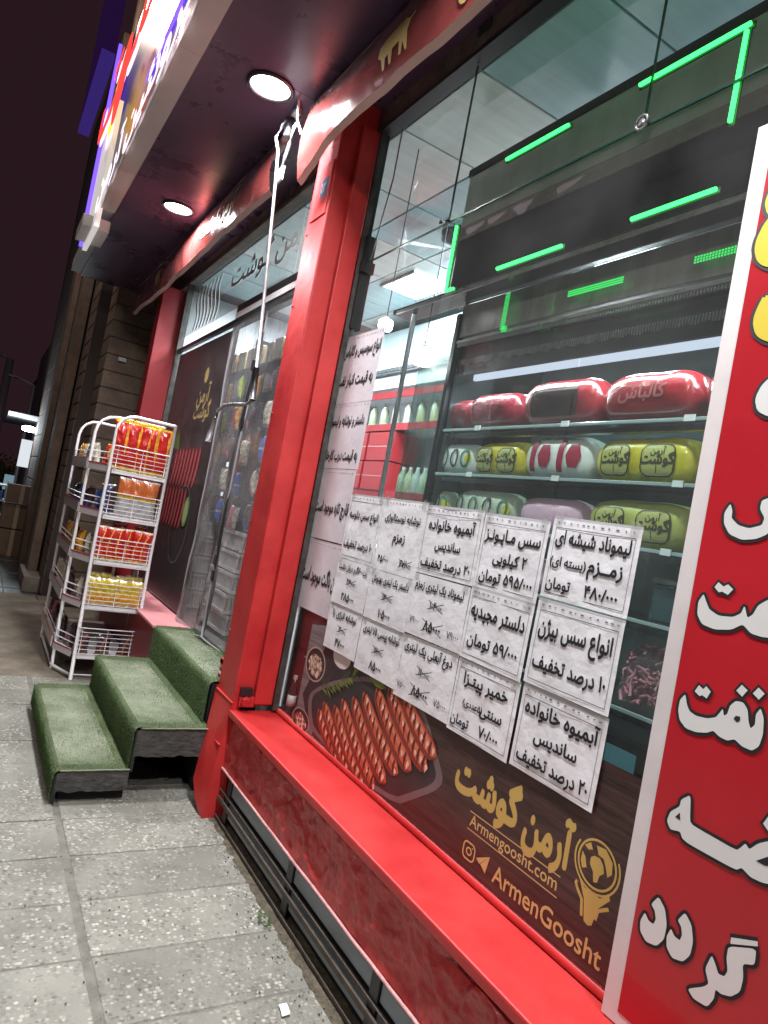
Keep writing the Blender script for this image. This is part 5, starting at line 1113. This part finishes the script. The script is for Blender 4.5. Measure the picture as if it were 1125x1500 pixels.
for i in range(2):
    for j in range(2):
        lab = '%s red box from the left in the %s row on the back shelving' % (ORD[i], ('lower', 'upper')[j])
        if bxm is None:
            bxm = thing('red_carton', lab, 'box', (0, 0, 0), 'red boxes on the back shelving')
            q = MB().mat(RB).bbox(-.26, .26, -.15, .15, 0, .30, .006); part('box_body', q, bxm); q = MB().mat(mat('box_tape', (.5, .2, .2), .3)).box(-.26, .26, -.1515, -.1505, .145, .155); part('box_tape', q, bxm); bxm.location = (-6.78+i*.56, 3.62, 1.96)
        else: dup(bxm, (-6.78+i*.56+.01*j, 3.62, 1.96+j*.31), 0, lab)
bo = None
cols = [('green', (.10, .30, .06)), ('yellow', (.65, .5, .05)), ('white', (.6, .62, .6)), ('pale green', (.35, .5, .2))]
BOS = []
for nm, c in cols:
    q = MB().mat(mat('tin_'+nm.replace(' ', '_'), c, .3, noise_amt=.5, nscale=40, ramp2=(.6, .6, .5), coat=.5)); q.smooth = True; q.lathe([(.042, 0), (.045, .01), (.045, .19), (.018, .235), (.018, .255)], n=12); BOS.append((nm, q.mesh('bottle_body')))
capm = MB().mat(WHITE).lathe([(.02, .25), (.02, .275)], n=10).mesh('cap')
for i in range(12):
    nm, me_ = BOS[(i*3+i//2) % 4]
    t = thing('oil_bottle', '%s bottle, %s from the left on the top back shelf' % (nm, ORD[i]), 'bottle', (0, 0, 0), 'bottles along the top back shelf'); link('bottle_body', me_, t); link('cap', capm, t); t.location = (-6.9+i*.24, 3.58, 2.64)
for i in range(12):
    t = thing('spread_jar', '%s jar, %s from the left on the middle back shelf' % (cols[i % 4][0], ORD[i]), 'jar', (0, 0, 0), 'jars along the middle back shelf'); link('bottle_body', BOS[(i) % 4][1], t); link('cap', capm, t); t.location = (-5.80+i*.13, 3.56, 1.95)
# counter and cone shaped paper bag
q = MB().mat(mat('counter_white', (.7, .72, .74), .3)); q.bbox(-5.4, -3.5, 2.5, 3.0, .56, 1.45, .01); single('service_counter', q, 'white service counter in the middle of the shop room', 'counter')
t = thing('paper_cone', 'tall white paper cone standing on the counter beside the fridge', 'paper cone', (-3.7, 2.7, 1.45))
q = MB().mat(PAPER); q.smooth = True; q.lathe([(.16, 0), (.10, .3), (.02, .62), (.004, .66)], (-3.75, 2.65, 1.45), 16); part('cone', q, t)
# interior lamps: hanging bulbs and square ceiling panels
def room_light(x_, y_, z_, e, s_=.4):
    L = bpy.data.lights.new('room_lamp_beam', 'AREA'); L.shape = 'SQUARE'; L.size = s_; L.energy = e; L.color = (.88, .96, 1)
    o = bpy.data.objects.new('room_lamp_beam', L); COL.objects.link(o); o.location = (x_, y_, z_)
for k, (x_, y_, lab) in enumerate(((-5.1, 2.9, 'square ceiling lamp panel above the service counter'), (-3.3, 3.4, 'square ceiling lamp panel behind the display fridge'), (-.9, 3.4, 'square ceiling lamp panel at the right of the room'), (-6.4, 2.3, 'square ceiling lamp panel near the far end of the room'))):
    t = thing('ceiling_lamp', lab, 'lamp', (x_, y_, CZ), 'square ceiling lamps in the shop')
    q = MB().mat(emis('panel_light', (.85, .95, 1), 9)).bbox(x_-.25, x_+.25, y_-.18, y_+.18, CZ-.02, CZ-.004, .003); part('lamp_panel', q, t)
    q = MB().mat(ALU); q.box(x_-.27, x_+.27, y_-.20, y_-.182, CZ-.024, CZ-.003); q.box(x_-.27, x_+.27, y_+.182, y_+.20, CZ-.024, CZ-.003); part('lamp_frame', q, t)
    room_light(x_, y_, CZ-.05, ROOM_W)
BL = []
def bulb(x_, y_, z_, r, s_, lab):
    t = thing('hanging_bulb', lab, 'lamp', (x_, y_, z_), 'hanging bulbs in the shop')
    q = MB().mat(emis('bulb_%d' % s_, (.93, .98, 1), s_)); q.smooth = True; q.lathe([(r*.35, -r*.75), (r*.85, -r*.65), (r, -r*.3), (r, r*.5), (r*.8, r*.7), (r*.3, r*.75)], (x_, y_, z_), 16); part('bulb', q, t)
    q = MB().mat(WHITE); q.smooth = True; q.lathe([(r*.3, r*.75), (r*.3, r*1.2)], (x_, y_, z_), 10); part('bulb_holder', q, t)
    q = MB().mat(BLACK); q.tube([(x_, y_, z_+r*1.2), (x_, y_, CZ)], .003, 4); part('cord', q, t)
bulb(-3.34, 1.76, 2.70, .040, 30, 'very bright bulb hanging at the left end of the fridge canopy shelf')
bulb(-3.02, 1.84, 2.50, .055, 9, 'bright white bulb hanging beside the fridge corner')
bulb(-2.75, 2.12, 2.53, .045, 2, 'pale bulb shape imitating a lamp reflection inside the fridge corner')  # added bulb stands in for a lamp mirrored in the fridge
L = bpy.data.lights.new('fridge_tube_beam', 'AREA'); L.shape = 'RECTANGLE'; L.size = 3.2; L.size_y = .03; L.energy = 15; L.color = (.85, .92, 1)
o = bpy.data.objects.new('fridge_tube_beam', L); COL.objects.link(o); o.location = (-1.15, 1.93, 2.36); o.rotation_euler = (math.radians(15), 0, 0)
t = thing('ceiling_ventilator', 'grey round ceiling fan mount in the middle of the ceiling', 'fan', (-4.0, 2.6, CZ))
q = MB().mat(mat('fan_grey', (.15, .17, .18), .4)); q.smooth = True; q.lathe([(.13, 0), (.12, -.05), (.05, -.08), (.02, -.16)], (-4.0, 2.55, CZ-.004), 18); part('fan_mount', q, t)
for a in (0, 2.1, 4.2):
    q = MB().mat(MATS['fan_grey']); c, s_ = math.cos(a), math.sin(a)
    q.poly([(-4+.08*c-.03*s_, 2.55+.08*s_+.03*c, CZ-.12), (-4+.42*c-.06*s_, 2.55+.42*s_+.06*c, CZ-.13), (-4+.42*c+.06*s_, 2.55+.42*s_-.06*c, CZ-.11), (-4+.08*c+.03*s_, 2.55+.08*s_-.03*c, CZ-.11)]); part('fan_blade', q, t)

# ================================================================== NEIGHBOURING STONE BUILDING AND THE STREET BEYOND
SB_ = thing('stone_building', 'dark brown stone block building beyond the shop', 'building', (-10, 1.5, 0))
STN = mat('brown_stone', (.115, .080, .055), .8, noise_amt=.35, nscale=6, bump=.6, bscale=30)
STD = mat('dark_stone', (.045, .032, .025), .85, noise_amt=.4, nscale=6, bump=.5, bscale=20)
mb = MB().mat(mat('stone_joint', (.04, .03, .025), .9)); mb.box(-9.3, -8.72, 1.04, 2.0, 0, 9); mb.box(-11.0, -9.3, .90, 2.0, 0, 9); mb.box(-17, -11, .86, 3, 0, 9); part('wall', mb, SB_)
bs = {}
for k in range(24):
    z0 = .02+k*.20+.0
    q = MB().mat(STN).bbox(-9.28, -8.71, 1.03, 1.60, z0, z0+.188, .008); part('stone', q, SB_)
    q = MB().mat(STN).bbox(-9.9, -9.31, .89, 1.03, z0, z0+.188, .01); part('stone', q, SB_)
for k in range(11):
    z0 = .02+k*.42
    for j in range(5):
        q = MB().mat(STD).bbox(-11.6-j*1.05, -10.6-j*1.05, .84 if j else .86, .90, z0, z0+.40, .012); part('stone', q, SB_)
for xx, w_ in ((-10.35, .22), (-12.2, .3)):
    q = MB().mat(STN).bbox(xx-w_, xx+w_, .76, .88, .0, 8.5, .01); part('pilaster', q, SB_)
q = MB().mat(mat('plinth_pale', (.17, .14, .11), .7, noise_amt=.3)).bbox(-10.7, -9.62, .70, .95, -.03, .17, .01); part('plinth', q, SB_)
q = MB().mat(ALU); q.smooth = True; q.tube([(-9.36, .98, 0), (-9.36, .98, 5.5)], .04, 8); part('drain_pipe', q, SB_)
q = MB().mat(mat('meter_white', (.35, .35, .35), .5)); q.bbox(-8.72, -8.66, 1.16, 1.25, 2.95, 3.0, .005)
single('security_camera', q, 'small pale camera box on the stone wall beside the red pillar', 'camera')
# far street
lampM = emis('street_lamp_white', (.85, .95, 1), 30)
def lamp_post(x_, y_, h, r, lab, on):
    t = thing('street_lamp', lab, 'street lamp', (x_, y_, 0), 'street lamps down the pavement')
    q = MB().mat(mat('lamp_pole', (.5, .56, .6), .4, .2)); q.smooth = True; q.tube([(x_, y_, -.1), (x_, y_, h)], [r*1.3, r], 8); part('pole', q, t)
    q = MB().mat(MATS['lamp_pole']); q.smooth = True; q.tube([(x_, y_, h), (x_, y_-.5, h+.15)], r*.6, 6); part('arm', q, t)
    q = MB().mat(lampM if on else mat('lamp_off', (.2, .22, .25), .4)); q.bbox(x_-.12, x_+.12, y_-.75, y_-.45, h+.1, h+.17, .02); part('lamp_head', q, t)
lamp_post(-36, .35, 6.0, .16, 'tall pale street lamp pole at the left edge of the picture', False)
lamp_post(-24, 1.0, 3.9, .05, 'thin dark street lamp pole beside the stone building', False)
fs = thing('far_shop', 'brightly lit small shop front far down the pavement', 'building', (-16, .7, 0))
q = MB().mat(mat('far_shop_wall', (.12, .12, .13), .7)).box(-22, -17.2, .95, 3, 0, 4.5); part('wall', q, fs)
q = MB().mat(mat('far_canopy', (.2, .2, .22), .6)).box(-19.5, -15.6, .3, .95, 2.42, 2.5); part('canopy', q, fs)
q = MB().mat(lampM); q.smooth = True; q.lathe([(.08, -.05), (.14, -.03), (.14, .03), (.05, .06)], (-15.6, .72, 2.22), 12); part('lamp', q, fs)
q = MB().mat(lampM); q.bbox(-15.9, -15.6, .86, .92, 2.14, 2.2, .01); part('lamp', q, fs)
q = MB().mat(emis('lit_sign_white', (.75, .8, .85), .8)).box(-15.6, -15.55, .62, .82, 1.45, 2.0); part('sign_board', q, fs)
q = MB().mat(emis('lit_sign_cyan', (.35, .65, .7), .8)).box(-15.5, -15.45, .88, 1.0, 1.6, 2.05); part('sign_board', q, fs)
q = MB().mat(emis('lit_blue', (.25, .4, .5), .5)).box(-15.6, -15.5, .45, .62, .95, 1.25); part('sign_board', q, fs)
L = bpy.data.lights.new('far_lamp_beam', 'POINT'); L.energy = 60; L.color = (.85, .95, 1); L.shadow_soft_size = .15
o = bpy.data.objects.new('far_lamp_beam', L); COL.objects.link(o); o.location = (-15.3, .35, 2.2)
CART = mat('carton', (.13, .085, .055), .8, noise_amt=.2)
for k, (x_, y_, z_, s_, lab) in enumerate(((-13.2, .66, -.03, .45, 'lowest carton in the pile by the stone building'), (-13.2, .66, .43, .42, 'middle carton in the pile by the stone building'), (-13.1, .68, .86, .32, 'topmost small carton in the pile by the stone building'))):
    t = thing('cardboard_box', lab, 'box', (x_, y_, z_), 'cartons piled by the stone building')
    q = MB().mat(CART).bbox(x_-s_/2, x_+s_/2, y_-.22, y_+.22, z_, z_+s_-.01, .008); part('box_body', q, t); q = MB().mat(MATS['carton_tape']).box(x_+s_/2, x_+s_/2+.002, y_-.03, y_+.03, z_, z_+s_-.01); part('tape', q, t)
t = thing('goods_stand', 'white wire stand of goods on the far pavement', 'stand', (-15, .3, 0))
q = MB().mat(mat('stand_white', (.55, .6, .65), .5))
for k in range(4): q.bbox(-15.2, -14.6, .22, .50, .2+k*.28, .23+k*.28, .004)
part('tray', q, t)
q = MB().mat(MATS['stand_white'])
for yy in (.22, .49): q.box(-15.2, -15.17, yy, yy+.02, -.03, 1.15); q.box(-14.63, -14.6, yy, yy+.02, -.03, 1.15)
part('leg', q, t)
for k in range(3):
    q = MB()
    for j in range(6): q.mat(random.choice((MATS['foil_blue'], WHITE, MATS['foil_silver'], MATS['foil_red']))); q.bbox(-15.15+j*.09, -15.08+j*.09, .26, .45, .232+k*.28, .38+k*.28, .005)
    part('tray_goods', q, t)
# far trees
t = thing('street_tree', 'small dark leafy street shrub at the left edge far down the pavement', 'shrub', (-30, .85, 0))
q = MB().mat(STD); q.smooth = True; q.tube([(-30, .8, -.2), (-30, .82, .6)], [.08, .04], 8); part('trunk', q, t)
q = MB(); rnd = random.Random(3)
for k in range(3000):
    p = Vector((-30+rnd.gauss(0, .5), .5+rnd.gauss(0, .42), .75+rnd.gauss(0, .38))); a = Vector((rnd.gauss(0, 1), rnd.gauss(0, 1), rnd.gauss(0, 1))).normalized()*.06; b_ = a.cross(Vector((rnd.random(), 1, 0))).normalized()*.045
    q.mat(LEAFD if k % 3 else LEAF); q.poly([p-a, p+b_, p+a, p-b_])
part('crown', q, t, stuff=True)
t = thing('street_lamp', 'warm street lamp just above the top left corner of the picture', 'street lamp', (-9, -.9, 0), 'street lamps down the pavement')
q = MB().mat(MATS['lamp_pole']); q.smooth = True; q.tube([(-9, -2.6, -.1), (-9, -2.6, 7.4), (-9, -2.2, 7.6), (-9, -.3, 7.45)], [.09, .06, .05, .04], 8); part('pole', q, t)
q = MB().mat(emis('warm_lamp', (1, .75, .6), 12)); q.bbox(-9.15, -8.85, -.35, .1, 7.36, 7.44, .02); part('lamp_head', q, t)
L = bpy.data.lights.new('street_lamp_beam', 'POINT'); L.energy = 260; L.color = (1, .80, .72); L.shadow_soft_size = .2
o = bpy.data.objects.new('street_lamp_beam', L); COL.objects.link(o); o.location = (-9, -.5, 7.2)
t = thing('street_lamp', 'added unseen street lamp behind the camera that brightens the wall', 'street lamp', (.8, -3.2, 0), 'street lamps down the pavement')  # made-up lamp out of view, added to light the lower wall
q = MB().mat(MATS['lamp_pole']); q.smooth = True; q.tube([(.8, -3.4, -.1), (.8, -3.4, 5.6)], [.09, .06], 8); part('pole', q, t)
q = MB().mat(MATS['warm_lamp']); q.bbox(.65, .95, -3.4, -2.95, 5.6, 5.68, .02); part('lamp_head', q, t)
L = bpy.data.lights.new('street_lamp_beam', 'POINT'); L.energy = 400; L.color = (1, .92, .88); L.shadow_soft_size = .2
o = bpy.data.objects.new('street_lamp_beam', L); COL.objects.link(o); o.location = (.8, -3.1, 5.5)
for k, (x_, y_, h, w_) in enumerate(((-70, 6, 9, 6), (-60, -14, 11, 8))):
    t = thing('distant_building', ('dark distant block closing the right of the street', 'dark distant block across the road')[k], 'building', (x_, y_, 0), 'dark blocks far down the street')
    q = MB().mat(mat('night_wall', (.05, .045, .05), .9)).box(x_-5, x_+5, y_-w_/2, y_+w_/2, -.1, h); part('wall', q, t)
    for a in range(3):
        for b_ in range(3):
            q = MB().mat(emis('dim_window', (.6, .5, .35), .12)).box(x_+5, x_+5.05, y_-w_/2+.8+a*1.8, y_-w_/2+1.7+a*1.8, 2+b_*2.6, 3.3+b_*2.6); part('window', q, t)
